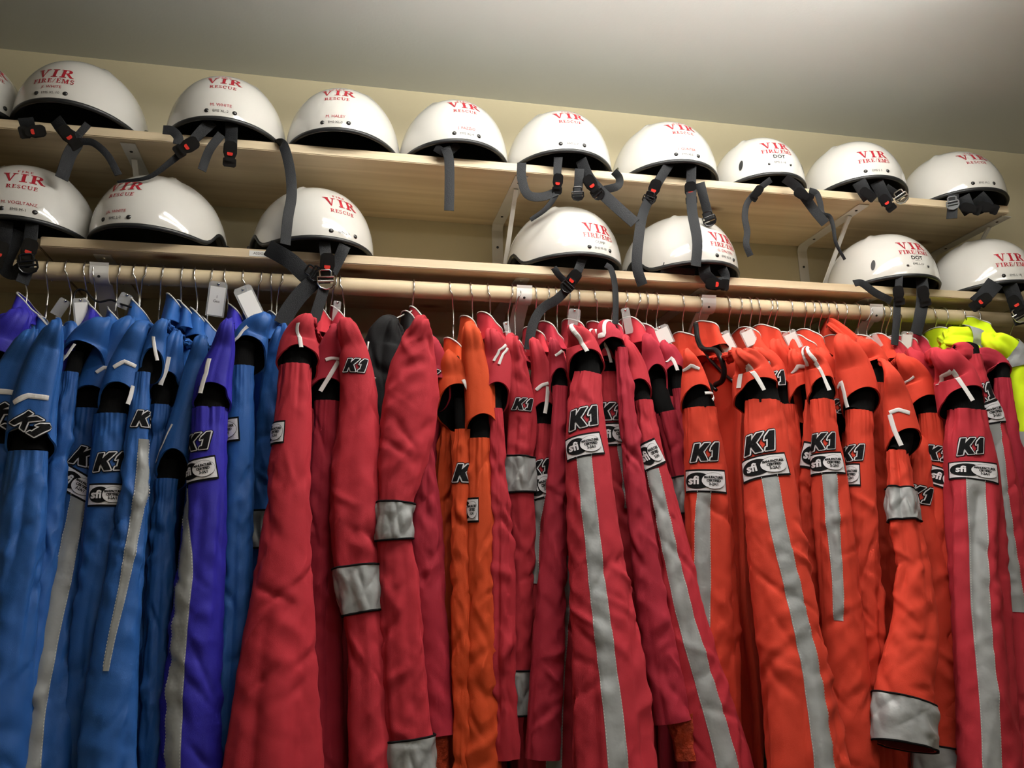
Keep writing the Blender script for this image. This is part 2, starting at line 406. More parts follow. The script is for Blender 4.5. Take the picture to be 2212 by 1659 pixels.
def slider(parent, px, py, ang=0, s=1.0, Y=1.476, material=None):
    c = at(px, py, Y); A = axes_at(c, ang); m = MB(); sd, dn, fr = A; u = .001*s
    def P(l, r): m.tube(np.array([c+sd*a*u+dn*b*u for a, b in l]), r*s, 8)
    P([(-13, -6), (-13, 5), (-9, 11), (0, 14), (9, 11), (13, 5), (13, -6), (-13, -6)], .0017)
    P([(-13, 1), (13, 1)], .002); P([(-9, -6), (-9, -15), (-6, -17), (6, -17), (9, -15), (9, -6)], .0017)
    extr(m, [(a*u, b*u) for a, b in [(-11, 5), (11, 5), (8, 11), (0, 13), (-8, 11)]], c, A, -.001, .001)
    return m.build('strap_slider', material or M_CHROME, parent, sharp=40)

class Dome:
    "half-helmet shell: azimuth phi (0 = lettered side) and height parameter v"
    def __init__(s, c, yaw, a, b, h, ze, tilt=0, arch=.018, wave=1.0):
        s.c = np.asarray(c, float); s.yaw = yaw; s.a = a; s.b = b; s.h = h; s.ze = ze; s.arch = arch; s.wave = wave; s.tilt = tilt
        v = np.linspace(rad(-25), rad(90), 400); P = s.P(0*v, v); d = np.linalg.norm(np.diff(P, axis=0), axis=1)
        s.tabv = v; s.tabs = np.concatenate([[0], np.cumsum(d)]); s.s0 = np.interp(s.rim(np.zeros(1))[0], v, s.tabs)
    def rim(s, phi):
        d = np.abs((np.degrees(phi)+180) % 360-180)
        z = .012+(s.arch-.012)*np.clip(np.cos(np.radians(np.clip(d/70*90, 0, 90))), 0, 1)**1.1
        z = z*(1-np.clip((d-112)/12, 0, 1))+.034*s.wave*np.exp(-(np.abs(d-98)/14)**2.6)
        return np.arcsin(np.clip((z-s.ze)/s.h, -.4, .99)) if True else z
    def P(s, phi, v, k=1.0):
        phi = np.asarray(phi, float); v = np.asarray(v, float)
        r = np.where(v >= 0, np.cos(np.clip(v, 0, None))**.84, 1+v*.10)
        x = s.a*r*np.sin(phi)*k; y = -s.b*r*np.cos(phi)*k
        dd = np.abs(np.degrees(phi))
        # two small raised creases over the crown
        cr = .0042*np.exp(-((np.abs(np.degrees(phi)) - 118 - (np.degrees(v)-60)*.3)/5.)**2)*np.exp(-((np.degrees(v)-58)/13)**2)
        cr = cr+.0042*np.exp(-((np.abs(np.degrees(phi)) - 52 + (np.degrees(v)-60)*.3)/5.)**2)*np.exp(-((np.degrees(v)-62)/10)**2)
        z = s.ze+s.h*np.sin(v)*k+cr*np.sign(k-.95)
        # tilt about local x (raises the lettered side)
        t = s.tilt; y2 = y*math.cos(t)+z*math.sin(t); z2 = -y*math.sin(t)+z*math.cos(t)
        X = x*math.cos(s.yaw)-y2*math.sin(s.yaw); Y = x*math.sin(s.yaw)+y2*math.cos(s.yaw)
        return np.stack([X, Y, z2], -1)+s.c
    def Nn(s, phi, v):
        e = 1e-3; a = s.P(phi+e, v)-s.P(phi-e, v); b = s.P(phi, v+e)-s.P(phi, v-e)
        n = np.cross(a, b); n /= np.linalg.norm(n, axis=-1)[..., None]+1e-12
        o = s.P(phi, v)-s.c-np.array([0, 0, .02]); sg = np.sign(np.sum(n*o, -1)); return n*sg[..., None]
    def onsurf(s, V, az, sv, rot=0, off=.0006):
        "map flat points (right, up) to the shell round azimuth az and distance sv above the rim"
        c, q = math.cos(rot), math.sin(rot); u = V[:, 0]*c-V[:, 1]*q; t = V[:, 0]*q+V[:, 1]*c
        v = np.interp(s.s0+sv+t, s.tabs, s.tabv); r = s.a*np.cos(np.clip(v, 0, None))**.84
        phi = az+u/np.maximum(r, .02); return s.P(phi, v)+s.Nn(phi, v)*off
K_STY = {}
hn = [0]
def helmet(L, Rr, logo, kind, name, code, label, shelf=1, arch=None, group=None, tw=None, Yc=1.613, wave=1, s_logo=None, dz=0, wx=.118, wy=.142, h=.137, logorot=0, tilt=0, badge=None, codecol=None):
    z = Z1 if shelf == 1 else Z2
    xm = at((L+Rr)/2, 330 if shelf == 1 else 520, Yc)[0]
    hw = (Rr-L)/2
    azc = math.atan2(-xm, Yc)
    az = azc+math.asin(max(-.95, min(.95, (logo-(L+Rr)/2)/hw)))
    if arch is None: arch = .0135
    root = thing('safety_helmet', label, 'helmet', (xm, Yc, z), group or ('white helmets on the upper shelf' if shelf == 1 else 'white helmets on the lower shelf'))
    d = Dome((xm, Yc, z+.002+dz), az, wx, wy, h, .022, tilt, arch, wave)
    n, mrows = 96, 26
    phi = np.linspace(-math.pi, math.pi, n, endpoint=False); vr = d.rim(phi)
    rows = [d.P(phi, vr+(math.pi/2-vr)*t) for t in np.linspace(0, .995, mrows)]
    m = MB(); m.grid(rows, closev=True); m.f.append(tuple((mrows-1)*n+j for j in range(n))); m.m.append(0)
    m.build('shell', M_WHITE, root, smooth=True)
    # inside liner
    rows = [d.P(phi, vr+.0+(math.pi/2-vr)*t, .955) for t in np.linspace(0, .99, 14)]
    rows2 = [d.P(phi, vr*.6+.12+(math.pi/2-vr)*t, .86) for t in np.linspace(0, .99, 10)]
    m = MB(); m.grid(rows[::-1]+rows2, closev=True)
    m.build('liner', M_LINER, root, smooth=True)
    # rubber edging
    rp = d.P(phi, vr); nr = d.Nn(phi, vr); th = np.linspace(0, 2*math.pi, 8, endpoint=False); P = []
    for i in range(n):
        up = np.array([0, 0, 1.]); P.append([rp[i]+nr[i]*.0042*math.cos(t)+up*(.0048*math.sin(t)-.001)-nr[i]*.0015 for t in th])
    m = MB(); m.grid(P, closeu=True, closev=True); m.build('edge_trim', M_BLK, root, smooth=True)
    # rear plate
    V, F = rect2(.285, .042, 8, 4); V[:, 1] *= 1-.35*(V[:, 0]/.1425)**2; m = MB(); q = d.onsurf(V, math.pi, .012, 0, .001); q2 = d.onsurf(V*.96, math.pi, .012, 0, .0065)
    m.add(q, F); m.add(q2, F); nb = len(q)
    for ring in [[j for j in range(9)], [8+9*k for k in range(5)], [44-j for j in range(9)], [36-9*k for k in range(5)]]:
        for a, b in zip(ring, ring[1:]): m.f.append((a, b, nb+b, nb+a)); m.m.append(0)
    m.build('rear_clip', M_BLK, root, smooth=True)
    dot = kind == 'dot'
    # rivets
    rs = .0044 if not dot else .0028; gap = .0255
    for sg in (-1, 1):
        V, F = disc2(rs, rs, 16, 3); rr_ = np.linalg.norm(V, axis=1)/rs
        Pt = d.onsurf(V, 0, .0135 if not dot else .0215, 0, .0004); ctr = d.onsurf(V+np.array([[sg*gap, 0]]), 0, .0135 if not dot else .0215, 0, 0)
        phi_c = sg*gap/wx; nn = d.Nn(np.array([phi_c]), np.array([.02]))[0]
        ctr = ctr+nn*(.0022*np.sqrt(np.clip(1-rr_**2, 0, 1))+.0003)[:, None]
        MB().add(ctr, F).build('rivet', M_DENT, root, smooth=True)
    def txt(mesh, sv, nm, mt, az_=0, rot=0, off=.0006, dx=0):
        V, F = mesh
        if dx: V = V+np.array([[dx, 0]])
        MB().add(d.onsurf(V, az_, sv, rot, off), F).build(nm, mt, root)
    if kind == 'rescue':
        P, wd = serif('VIR', .024, .16); txt(polys_mesh(P), s_logo or .098, 'red_lettering', M_REDTXT, rot=logorot)
        P, wd = serif('RESCUE', .0085, .16); txt(polys_mesh(P), (s_logo or .098)-.024, 'red_lettering', M_REDTXT, rot=logorot)
        P, wd = serif('FIRE', .0065, .3); txt(polys_mesh(P), (s_logo or .098)+.020, 'dark_lettering', M_REDTXT, rot=logorot)
    else:
        sl = s_logo or (.0615 if not dot else .0775)
        P, wd = serif('VIR', .023, .16); txt(polys_mesh(P), sl, 'red_lettering', M_REDTXT, rot=logorot)
        P, wd = serif('FIRE/EMS', .0105, .12); txt(polys_mesh(P), sl-.0205, 'red_lettering', M_REDTXT, rot=logorot)
    if dot:
        txt(font_mesh('DOT', .0095, off=.0004), .041, 'certification_mark', M_BLKTXT)
        txt(font_mesh('CERTIFIED', .0022), .0485, 'certification_mark', M_BLKTXT)
        txt(font_mesh('FMVSS 218', .0020), .0335, 'certification_mark', M_BLKTXT)
        for sg in (-1, 1):
            V, F = disc2(.0045, .013, 18, 2); m = MB(); m.add(d.onsurf(V, sg*rad(46), .034, sg*rad(8), .0008), F); m.build('vent_slot', M_BLKTXT, root)
    if name: txt(font_mesh(name, .0066 if len(name) < 9 else .0062), .0262 if not dot else .03, 'name_lettering', M_REDTXT if codecol is None else codecol)
    if code: txt(font_mesh(code, .0052), .0133 if not dot else .0255, 'code_lettering', M_BLKTXT)
    if badge:
        V, F = disc2(.0055, .0055, 18, 2); txt((V, F), .03, 'round_sticker', M_BLKTXT, badge); V, F = disc2(.003, .003, 12, 2)
        txt((V, F), .03, 'sticker_centre', mat('sticker_yellow', (.5, .5, .1), .4), badge, off=.0012)
    root['_d'] = 0
    return root
def strap(h, pts, w, bk=None, sl=None, Y=1.49, tw=None, we=None, red=True, smat=None):
    s = ribbon(pts, w, Y, 7, twist=tw, w_end=we).build('chin_strap', M_NYL, h, sharp=50)
    for b in bk or []: buckle(s, b[0], b[1], b[2] if len(b) > 2 else 0, b[3] if len(b) > 3 else 1.0, Y-.012, red)
    for b in sl or []: slider(s, b[0], b[1], b[2] if len(b) > 2 else 0, b[3] if len(b) > 3 else 1.0, Y-.01, smat)
    return s
# upper row
H = helmet(-245, 26, -60, 'rescue', '', '', 'white helmet cut off by the left edge of the photo on the upper shelf')
H = helmet(28, 325, 113, 'fire', 'JI. WHITE', 'EMS XL 10', 'white helmet seen half from the side on the upper shelf, code EMS XL 10', tilt=.05)
strap(H, [(55, 255), (62, 275), (75, 290)], 30, [(75, 284, -70, .9)])
strap(H, [(120, 258), (140, 285), (165, 305), (150, 335), (133, 386)], 27, [(147, 293, 45, .95)])
strap(H, [(190, 268), (165, 302), (200, 308), (232, 335), (256, 378)], 15, tw=(0, .2))
H = helmet(363, 618, 476, 'rescue', 'M. WHITE', 'EMS XL-2', 'white helmet on the upper shelf with code EMS XL-2 and three straps over the edge')
strap(H, [(458, 262), (425, 295), (405, 318), (368, 350), (320, 383), (253, 393)], 25, [(407, 315, -50)], we=5)
strap(H, [(352, 280), (372, 283), (385, 297), (384, 312)], 20, tw=(.5, 0))
strap(H, [(500, 262), (500, 290), (498, 330)], 26, [(497, 328, 0)])
strap(H, [(478, 290), (452, 325), (436, 368)], 18, tw=(0, .2))
H = helmet(626, 860, 728, 'rescue', 'M. HALEY', 'EMS XL-3', 'white helmet on the upper shelf with code EMS XL-3, its long strap hanging at left', wave=.2)
strap(H, [(597, 312, 1.53), (612, 314), (626, 365, 1.48), (630, 420, 1.465), (622, 470, 1.45), (616, 528, 1.45)], 21, tw=(-.2, .3))
H = helmet(865, 1091, 1001, 'rescue', 'J. FAZZIO', 'EMS XL-4', 'white helmet on the upper shelf with code EMS XL-4 and one straight hanging strap')
strap(H, [(940, 318), (965, 330), (990, 312)], 17, Y=1.495)
strap(H, [(962, 318), (970, 345), (971, 400), (970, 455)], 21, tw=(0, .05))
H = helmet(1093, 1312, 1229, 'rescue', '', 'EMS L-7', 'white helmet on the upper shelf with code EMS L-7 and tangled looped straps')
strap(H, [(1127, 352), (1127, 385), (1140, 420), (1172, 425), (1207, 412)], 20, tw=(0, .6))
strap(H, [(1206, 340), (1204, 375), (1206, 400), (1198, 425), (1178, 452), (1146, 475)], 19, [(1205, 393, -8, .85)], we=9)
strap(H, [(1255, 345), (1268, 378), (1288, 405), (1330, 445, 1.47), (1372, 482, 1.455)], 25, [(1277, 398, 30)], [(1292, 418, 38, .9)], smat=M_PLAS)
strap(H, [(1252, 365), (1250, 395), (1247, 425)], 20, None, [(1248, 420, 0, .9)], smat=M_PLAS)
H = helmet(1312, 1542, 1473, 'rescue', 'I. GUNTER', 'EMS M-5', 'white helmet on the upper shelf with code EMS M-5, two straps reaching the row below', badge=rad(-82))
strap(H, [(1326, 370), (1338, 385), (1334, 402), (1305, 410)], 17)
strap(H, [(1447, 352), (1425, 388), (1405, 425), (1388, 465, 1.46), (1379, 520, 1.45), (1376, 575, 1.45), (1388, 616, 1.45)], 21, [(1413, 408, -25)], [(1401, 430, -25, .9)], smat=M_PLAS)
strap(H, [(1494, 354), (1493, 400, 1.48), (1495, 455, 1.455), (1506, 520, 1.445), (1503, 575, 1.445)], 21, [(1492, 413, 0)])
strap(H, [(1512, 395), (1522, 435), (1533, 475)], 20, None, [(1532, 474, 15)], smat=M_PLAS, Y=1.494)
H = helmet(1533, 1718, 1667, 'dot', '', 'EMS L-16', 'small white helmet with slot and DOT mark between larger ones on the upper shelf', wave=0, wx=.105, wy=.128, h=.125, Yc=1.615)
strap(H, [(1665, 388), (1640, 408), (1615, 437), (1609, 468), (1614, 500), (1612, 528), (1621, 553)], 13, [(1636, 415, -40, .75)], red=False)
strap(H, [(1695, 385), (1722, 405), (1745, 435), (1762, 458), (1783, 483)], 20, [(1733, 420, 50, .9)], red=False)
strap(H, [(1748, 412), (1764, 418), (1772, 440), (1777, 462), (1792, 468), (1800, 490), (1806, 525), (1825, 561)], 14, we=6)
H = helmet(1716, 1938, 1875, 'fire', '', 'EMS S 5', 'white helmet on the upper shelf with code EMS S 5 and metal slider at right', tilt=.05)
strap(H, [(1855, 392), (1868, 415), (1878, 428)], 28, [(1872, 418, 40, .8)], red=False)
strap(H, [(1893, 392), (1905, 415), (1918, 440)], 26, [(1914, 436, 30, .9)])
strap(H, [(1912, 405), (1932, 418), (1948, 428)], 18, None, [(1947, 426, 25, 1.0)])
H = helmet(1932, 2135, 2089, 'rescue', '', 'EMS M-2', 'rightmost white helmet on the upper shelf, with code EMS M-2', wave=.2)
strap(H, [(2060, 420), (2058, 440), (2056, 472)], 21, None, [(2058, 440, 0, .95)], smat=mat('grey_slider', (.16, .17, .18), .4))
strap(H, [(2078, 425), (2088, 445), (2098, 458)], 30, [(2094, 450, 60, .9)], red=False)
strap(H, [(2110, 425), (2125, 440), (2134, 455)], 32, [(2130, 448, 60, .95)], red=False)
# lower row
H = helmet(-60, 185, 44, 'rescue', 'M. VOGLTANZ', 'EMS M-1', 'white helmet at the left end of the lower shelf, with code EMS M-1', 2, s_logo=.085)
strap(H, [(70, 478), (66, 515), (60, 550), (58, 580), (47, 612)], 26, [(62, 540, -10), ], [(60, 572, 15, 1.1)], smat=M_PLAS)
strap(H, [(12, 478), (8, 515), (0, 545)], 30, [(-2, 545, -10)])
strap(H, [(45, 500), (22, 540), (10, 575), (30, 590), (60, 570)], 30, Y=1.5)
H = helmet(201, 497, 266, 'rescue', 'JA. WHITE', 'EMS L-2', 'white helmet on the lower shelf with code EMS L-2, no straps showing', 2, s_logo=.088)
H = helmet(553, 797, 725, 'rescue', '', 'EMS S-3', 'white helmet on the lower shelf with code EMS S-3 above the crossed straps', 2, s_logo=.084)
strap(H, [(700, 515), (703, 545), (706, 575), (700, 620), (690, 655), (676, 700)], 24, [(707, 572, 0, 1.1)], [(704, 606, 5, 1.15)])
strap(H, [(745, 530), (732, 560), (716, 590)], 25)
strap(H, [(578, 535), (625, 562), (668, 600), (690, 600)], 36, Y=1.495, tw=(0, .1))
strap(H, [(692, 596), (655, 630), (625, 668), (608, 700)], 34, None, [(680, 590, 60, 1.0)], Y=1.492, tw=(0, .1), smat=M_PLAS)
H = helmet(1090, 1335, 1281, 'fire', 'GUMP', 'EMS M-18', 'white helmet on the lower shelf with code EMS M-18 and long dangling straps', 2, badge=rad(-95), codecol=M_BLKTXT)
strap(H, [(1260, 555), (1246, 590), (1232, 615), (1205, 645), (1170, 668), (1150, 705), (1142, 755)], 20, [(1237, 603, -40)], [(1226, 618, -45, .95)], smat=M_PLAS)
strap(H, [(1196, 578), (1208, 595), (1226, 612)], 14, Y=1.5)
strap(H, [(1308, 572), (1320, 582), (1328, 615), (1330, 655), (1329, 700)], 13, tw=(.5, .3))
H = helmet(1340, 1577, 1545, 'fire', 'G. DALTON', 'EMS XL 9', 'white helmet on the lower shelf with code EMS XL 9 behind two hanging straps', 2)
strap(H, [(1430, 578), (1470, 590), (1500, 592)], 24, Y=1.52)
strap(H, [(1520, 575), (1525, 595), (1545, 612), (1565, 610)], 26, [(1545, 614, 80, 1.0)])
strap(H, [(1560, 580), (1567, 597), (1564, 612)], 20)
H = helmet(1771, 2010, 1962, 'dot', '', 'EMS L-15', 'white helmet with slot and DOT mark on the lower shelf', 2, wave=0, wx=.117, wy=.137, h=.13)
strap(H, [(1845, 612), (1862, 612), (1890, 632), (1925, 650)], 16, tw=(.6, .2))
strap(H, [(1943, 598), (1941, 620), (1938, 660), (1936, 700), (1932, 745)], 15, [(1941, 635, 0, .9)], red=False)
strap(H, [(1990, 598), (1993, 625), (1992, 655), (1986, 690), (1978, 722)], 24, [(1995, 636, 5, .95)], red=False)
H = helmet(2000, 2205, 2155, 'fire', '', 'EMS L 18', 'rightmost white helmet on the lower shelf, with code EMS L 18', 2)
strap(H, [(2150, 610), (2130, 635), (2110, 655)], 34, [(2122, 650, -60, 1.0)])
strap(H, [(2180, 615), (2190, 640), (2200, 670), (2210, 700)], 30, [(2194, 656, 25, 1.0)], [(2205, 682, 25, 1.1)])

for x, y, t in ((562, 548, 'ASSIGNED'), (1552, 608, 'ASSIGNED')):
    p = at(x, y, SF-.0006); q = at(x+1, y, SF-.0006)
    L_ = thing('shelf_label', 'white label tape on the lower shelf edge, %s' % ('left, beside the crossed straps' if x < 1000 else 'partly behind a black buckle'), 'label', p)
    V, F = rect2(.040, .0115, 1, 1); MB().add(np.stack([V[:, 0]+p[0], 0*V[:, 0]+p[1], V[:, 1]+p[2]], 1), F).build('tape', M_LABEL, L_)
    V, F = font_mesh(t, .0052); MB().add(np.stack([V[:, 0]+p[0]+.004, 0*V[:, 0]+p[1]-.0003, V[:, 1]+p[2]], 1), F).build('lettering', M_BLKTXT, L_)
# ------------------------------------------------------------------ cloth
def fabric(name, col, rough=.82, sheen=.12, rib=0):
    m = mat(name, col, rough, bump=.3, bscale=1300, var=.10, vscale=7, sheen=sheen, spec=.3, bump2=.16, b2scale=22)
    m.node_tree.nodes['Principled BSDF'].inputs['Sheen Roughness'].default_value = .5
    m.node_tree.nodes['Principled BSDF'].inputs['Sheen Tint'].default_value = (*(min(1, c*1.6+.05) for c in col), 1)
    return m
F_C = fabric('crimson_cotton', (.43, .022, .036))
F_C2 = fabric('deep_crimson_cotton', (.36, .016, .035))
F_V = fabric('vermilion_cotton', (.60, .045, .020))
F_O = fabric('orange_cotton', (.58, .062, .012))
F_B = fabric('blue_cotton', (.020, .098, .34), .48)
F_P = fabric('indigo_cotton', (.024, .018, .34), .55)
F_K = fabric('black_cotton', (.008, .008, .009), sheen=.05)
F_Y = fabric('hi_vis_yellow', (.72, .95, .01))
F_FL = mat('orange_fleece', (.50, .05, .012), .95, bump=1, bscale=260, var=.35, vscale=60, bump2=1, b2scale=90)
M_KNIT = mat('black_rib_knit', (.005, .0048, .005), .95, spec=.08, bump=.5, bscale=250, stretch=(2, 2, .2))
M_REFL = mat('silver_reflective_tape', (.30, .31, .31), .42, bump2=.35, b2scale=40, var=.06, vscale=30, spec=.6)
M_PIPE = mat('white_piping', (.72, .70, .67), .6)
M_TRIM = mat('white_trim_tape', (.74, .71, .70), .6)
M_PB = mat('black_embroidery', (.007, .007, .008), .85, bump=.5, bscale=500, spec=.12)
M_PW = mat('white_patch_fabric', (.74, .72, .75), .75, bump=.4, bscale=600)
M_STITCH = mat('white_stitch_thread', (.6, .6, .57), .7)
def hsh(*a): return abs(hash(tuple(int(v*7) for v in a))) % 100000

class Cloth:
    def __init__(s, rows, Y0, Y1=None, seed=1, amp=.05, creases=14, flat=.70, gather=0, pre=(), capmode=False):
        "rows: photo x, y, half width; Y0..Y1 depth of the front face"
        rng = np.random.RandomState(seed); Y1 = Y0 if Y1 is None else Y1; n = len(rows)
        C_, A = [], []
        y0, y1 = rows[0][1], rows[-1][1]
        for (x, y, hw) in rows:
            q = (y-y0)/max(1, (y1-y0)); Y = Y0+(Y1-Y0)*q; p = at(x, y, Y); a = hw*mpp(p)
            b = a*flat; p = at(x, y, Y+b); C_.append(p); A.append(a)
        C_ = np.array([p[0] for p in pre]+C_); A = np.array([p[1] for p in pre]+A)
        t = np.concatenate([[0], np.cumsum(np.linalg.norm(np.diff(C_, axis=0), axis=1))])
        m = 160; D = smooth_path(np.hstack([C_, A[:, None]]), 14)
        td = np.concatenate([[0], np.cumsum(np.linalg.norm(np.diff(D[:, :3], axis=0), axis=1))])
        s.L = td[-1]; s.ts = np.linspace(0, s.L, m); s.C = np.stack([np.interp(s.ts, td, D[:, k]) for k in range(3)], 1)
        s.A = np.interp(s.ts, td, D[:, 3]); s.flat = flat
        T = np.gradient(s.C, axis=0); T /= np.linalg.norm(T, axis=1)[:, None]
        s.Lt = np.cross(T, [0, 1., 0]); s.Lt /= np.linalg.norm(s.Lt, axis=1)[:, None]; s.Fr = np.cross(T, s.Lt); s.T = T
        s.amp = amp; s.ph = rng.rand(12)*6.28; s.gather = gather
        s.wv = [(rng.uniform(60, 190), rng.uniform(1.5, 6)*rng.choice([-1, 1]), rng.rand()*6.28) for _ in range(6)]; s.wa = .00050 if creases else 0
        k = creases; am = float(np.mean(s.A))
        s.cr = [(rng.rand()*s.L, rng.uniform(-1.7, 1.7)*am, rng.choice([-1, 1])*rad(rng.uniform(15, 75)), rng.uniform(.3, 1.1)*am+.008, rng.uniform(.0032, .010), rng.choice([-1, -1, 1])*rng.uniform(.0008, .0042)) for _ in range(k)]
        s.px = None; s.tp = 0; s.stiff = []
        if len(pre): s.tp = float(np.interp(len(pre), np.arange(len(t)), t))
        s.cm = capmode
    def _i(s, t, arr): return np.stack([np.interp(t, s.ts, arr[:, k]) for k in range(arr.shape[1])], -1)
    def P(s, t, th, off=0, disp=True):
        t, th = np.broadcast_arrays(np.asarray(t, float), np.asarray(th, float))
        C = s._i(t, s.C); Lt = s._i(t, s.Lt); Fr = s._i(t, s.Fr); A = np.interp(t, s.ts, s.A); r = np.ones_like(A)
        if disp:
            q = t/s.L*6; p = s.ph
            pr = np.clip((s.tp+.03-t)/.05, 0, 1)*(1 if s.tp else 0)
            r = r+s.amp*(1+1.7*pr)*(.55*np.sin(3*th+p[0]+.5*q*np.sin(p[1]))+.5*np.sin(5*th+p[2]+.35*q)+.35*np.sin(8*th+p[3]-.4*q)+.3*np.sin(2*th+q*1.3+p[4])+.18*np.sin(13*th+p[5]+.6*q)+2.3*(np.abs(np.sin(2.5*th+p[9]+.4*q+.3*np.sin(q*1.7+p[10])))-.6))*(.55+.45*np.sin(q*.8+p[6]))
            w = np.zeros_like(A)
            for t0, hh in s.stiff: w = np.maximum(w, np.exp(-((t-t0)/hh)**4))
            w = 1-.86*w*np.clip(np.cos(th)*2+1.2, 0, 1)
            r = 1+(r-1)*w
            if s.gather: r = r+s.gather*np.sin(17*th+p[7]+np.sin(5*th))*np.exp(-t/.035)
            d = np.zeros_like(A)
            for (cs, ca, an, ln, wd, h) in s.cr:
                u = t-cs; v = th*A-ca; a1 = u*math.sin(an)+v*math.cos(an); b1 = u*math.cos(an)-v*math.sin(an)
                d = d+h*np.exp(-(a1/ln)**2-(b1/wd)**2)
            if s.wa:
                wv = 0
                for i, (kt, kh, p0) in enumerate(s.wv): wv = wv+(1-2*np.abs(np.sin(kt*.5*t+kh*th*.5+p0+.8*np.sin(9*t+i+th))))
                d = d+s.wa*wv*(.35+.65*np.sin(t*11+p[8]+1.3*th)**2)
            if s.cm: d = d*np.clip((s.tp+.02-t)/.03, .15, 1)
            off = off+d*w*(1+.5*pr)*np.clip(t/.03, 0, 1)
        rr = (A*r)[..., None]
        return C+Lt*(rr+np.asarray(off)[..., None])*np.sin(th)[..., None]+Fr*(rr*s.flat+np.asarray(off)[..., None])*np.cos(th)[..., None]
    def N(s, t, th):
        a = s.P(t, th+.02)-s.P(t, th-.02); b = s.P(np.asarray(t)+.001, th)-s.P(np.asarray(t)-.001, th)
        n = np.cross(b, a); n /= np.linalg.norm(n, axis=-1)[..., None]+1e-12
        o = s._i(np.asarray(t, float), s.Lt)*np.sin(th)[..., None]+s._i(np.asarray(t, float), s.Fr)*np.cos(th)[..., None]
        sg = np.sign(np.sum(n*o, -1)); sg[sg == 0] = 1; return n*sg[..., None]
    def find(s, x, y):
        if s.px is None:
            s.gt, s.gth = np.meshgrid(np.linspace(0, s.L, 150), np.radians(np.linspace(-100, 100, 81)), indexing='ij')
            s.px = pj(s.P(s.gt, s.gth).reshape(-1, 3))
        d = (s.px[0]-x)**2+(s.px[1]-y)**2+ .02*(np.degrees(s.gth.ravel()))**2*0.01
        k = int(np.argmin(d)); return s.gt.ravel()[k], s.gth.ravel()[k]
    def mesh(s, hem=0, nt=None, nth=80, top=False, t0=0, mb=None, mi=0, cap=True, ins=None):
        nt = nt or max(10, int(s.L/.0046)); th = np.linspace(-math.pi, math.pi, nth, endpoint=False); m = mb or MB()
        q = np.linspace(0, 1, nt)[:, None]; end = s.L-hem*(.5+.5*np.cos(th))[None, :]
        t = t0+(end-t0)*q; G = s.P(t, np.broadcast_to(th, t.shape)); m.grid(G, mi, closev=True)
        if top: m.grid([s.C[0]+(G[0]-s.C[0])*.02, s.C[0]+(G[0]-s.C[0])*.7-s.T[0]*.006, G[0]], mi, closev=True)
        if ins is not None:
            G2 = s.P(t, np.broadcast_to(th, t.shape), off=-.0028*np.ones_like(t)); m.grid(G2, ins, closev=True, flip=True)
            m.grid([G[-1], G2[-1]], mi, closev=True)
        elif cap:
            c = G[-1].mean(0); m.grid([G[-1], c+(G[-1]-c)*.86+(s.C[-20]-s.C[-1])*.3, c+(G[-1]-c)*.7+(s.C[-20]-s.C[-1])*.8, c+(G[-1]-c)*.05+(s.C[-20]-s.C[-1])*.9], mi, closev=True)
        return m
    def flat_on(s, V, t0, th0, rot=0, off=.001):
        c, q = math.cos(rot), math.sin(rot); u = V[:, 0]*c-V[:, 1]*q; v = V[:, 0]*q+V[:, 1]*c
        a = float(np.interp(t0, s.ts, s.A)); ths = np.linspace(-2.6, 2.6, 400)
        arc = np.concatenate([[0], np.cumsum(np.hypot(np.diff(a*np.sin(ths)), np.diff(a*s.flat*np.cos(ths))))]); arc -= np.interp(th0, ths, arc)
        th = np.interp(u, arc, ths); t = np.clip(t0-v, 0, s.L); return s.P(t, th)+s.N(t, th)*off
    def ribbon(s, pts, w0, w1=None, off=.0011, n=9, m=None, mi=0, stitch=None, seg=.006, lin=False):
        "tape along photo points"
        q = [s.find(p[0], p[1]) for p in pts]; q = np.array(q); w1 = w0 if w1 is None else w1
        Q = smooth_path(q, 8) if not lin else np.vstack([q[i]+(q[i+1]-q[i])*np.linspace(0, 1, 9)[:, None][(1 if i else 0):] for i in range(len(q)-1)])
        Pm = s.P(Q[:, 0], Q[:, 1]); Ls = np.concatenate([[0], np.cumsum(np.linalg.norm(np.diff(Pm, axis=0), axis=1))])
        k = max(4, int(Ls[-1]/seg)); li = np.linspace(0, Ls[-1], k); t = np.interp(li, Ls, Q[:, 0]); th = np.interp(li, Ls, Q[:, 1])
        A = np.interp(t, s.ts, s.A); ds = np.sqrt((A*np.cos(th))**2+(A*s.flat*np.sin(th))**2)+1e-4
        dt = np.gradient(t); da = np.gradient(th)*ds; nn = np.hypot(dt, da)+1e-9
        nt_, na = -da/nn, dt/nn   # normal to the tape within the surface (t, arc)
        mp = mpp(Pm[0]); W = np.linspace(w0, w1, k)*mp/2; m = m or MB(); G = []
        for f in np.linspace(-1, 1, n):
            tt = np.clip(t+nt_*W*f, 0, s.L); aa = th+na*W*f/ds; G.append(s.P(tt, aa)+s.N(tt, aa)*(off-(.0006 if abs(f) == 1 else 0)))
        G = np.array(G).transpose(1, 0, 2); m.grid(G, mi)
        if stitch is not None:
            kk = int(Ls[-1]/.0042)
            for f in (-.93, .93):
                l2 = np.arange(kk)*.0042
                for l0, l1 in ((l2, l2+.0024),):
                    qs = []
                    for l_, g in ((l0, -1), (l1, -1), (l1, 1), (l0, 1)):
                        tt = np.interp(l_, li, t+nt_*W*f); aa = np.interp(l_, li, th+na*W*f/ds)+g*.0004/np.interp(l_, li, ds)
                        qs.append(s.P(tt, aa)+s.N(tt, aa)*(off+.0007))
                    qs = np.array(qs).transpose(1, 0, 2); V = qs.reshape(-1, 3); m.add(V, [(4*i, 4*i+1, 4*i+2, 4*i+3) for i in range(kk)], stitch)
        return m

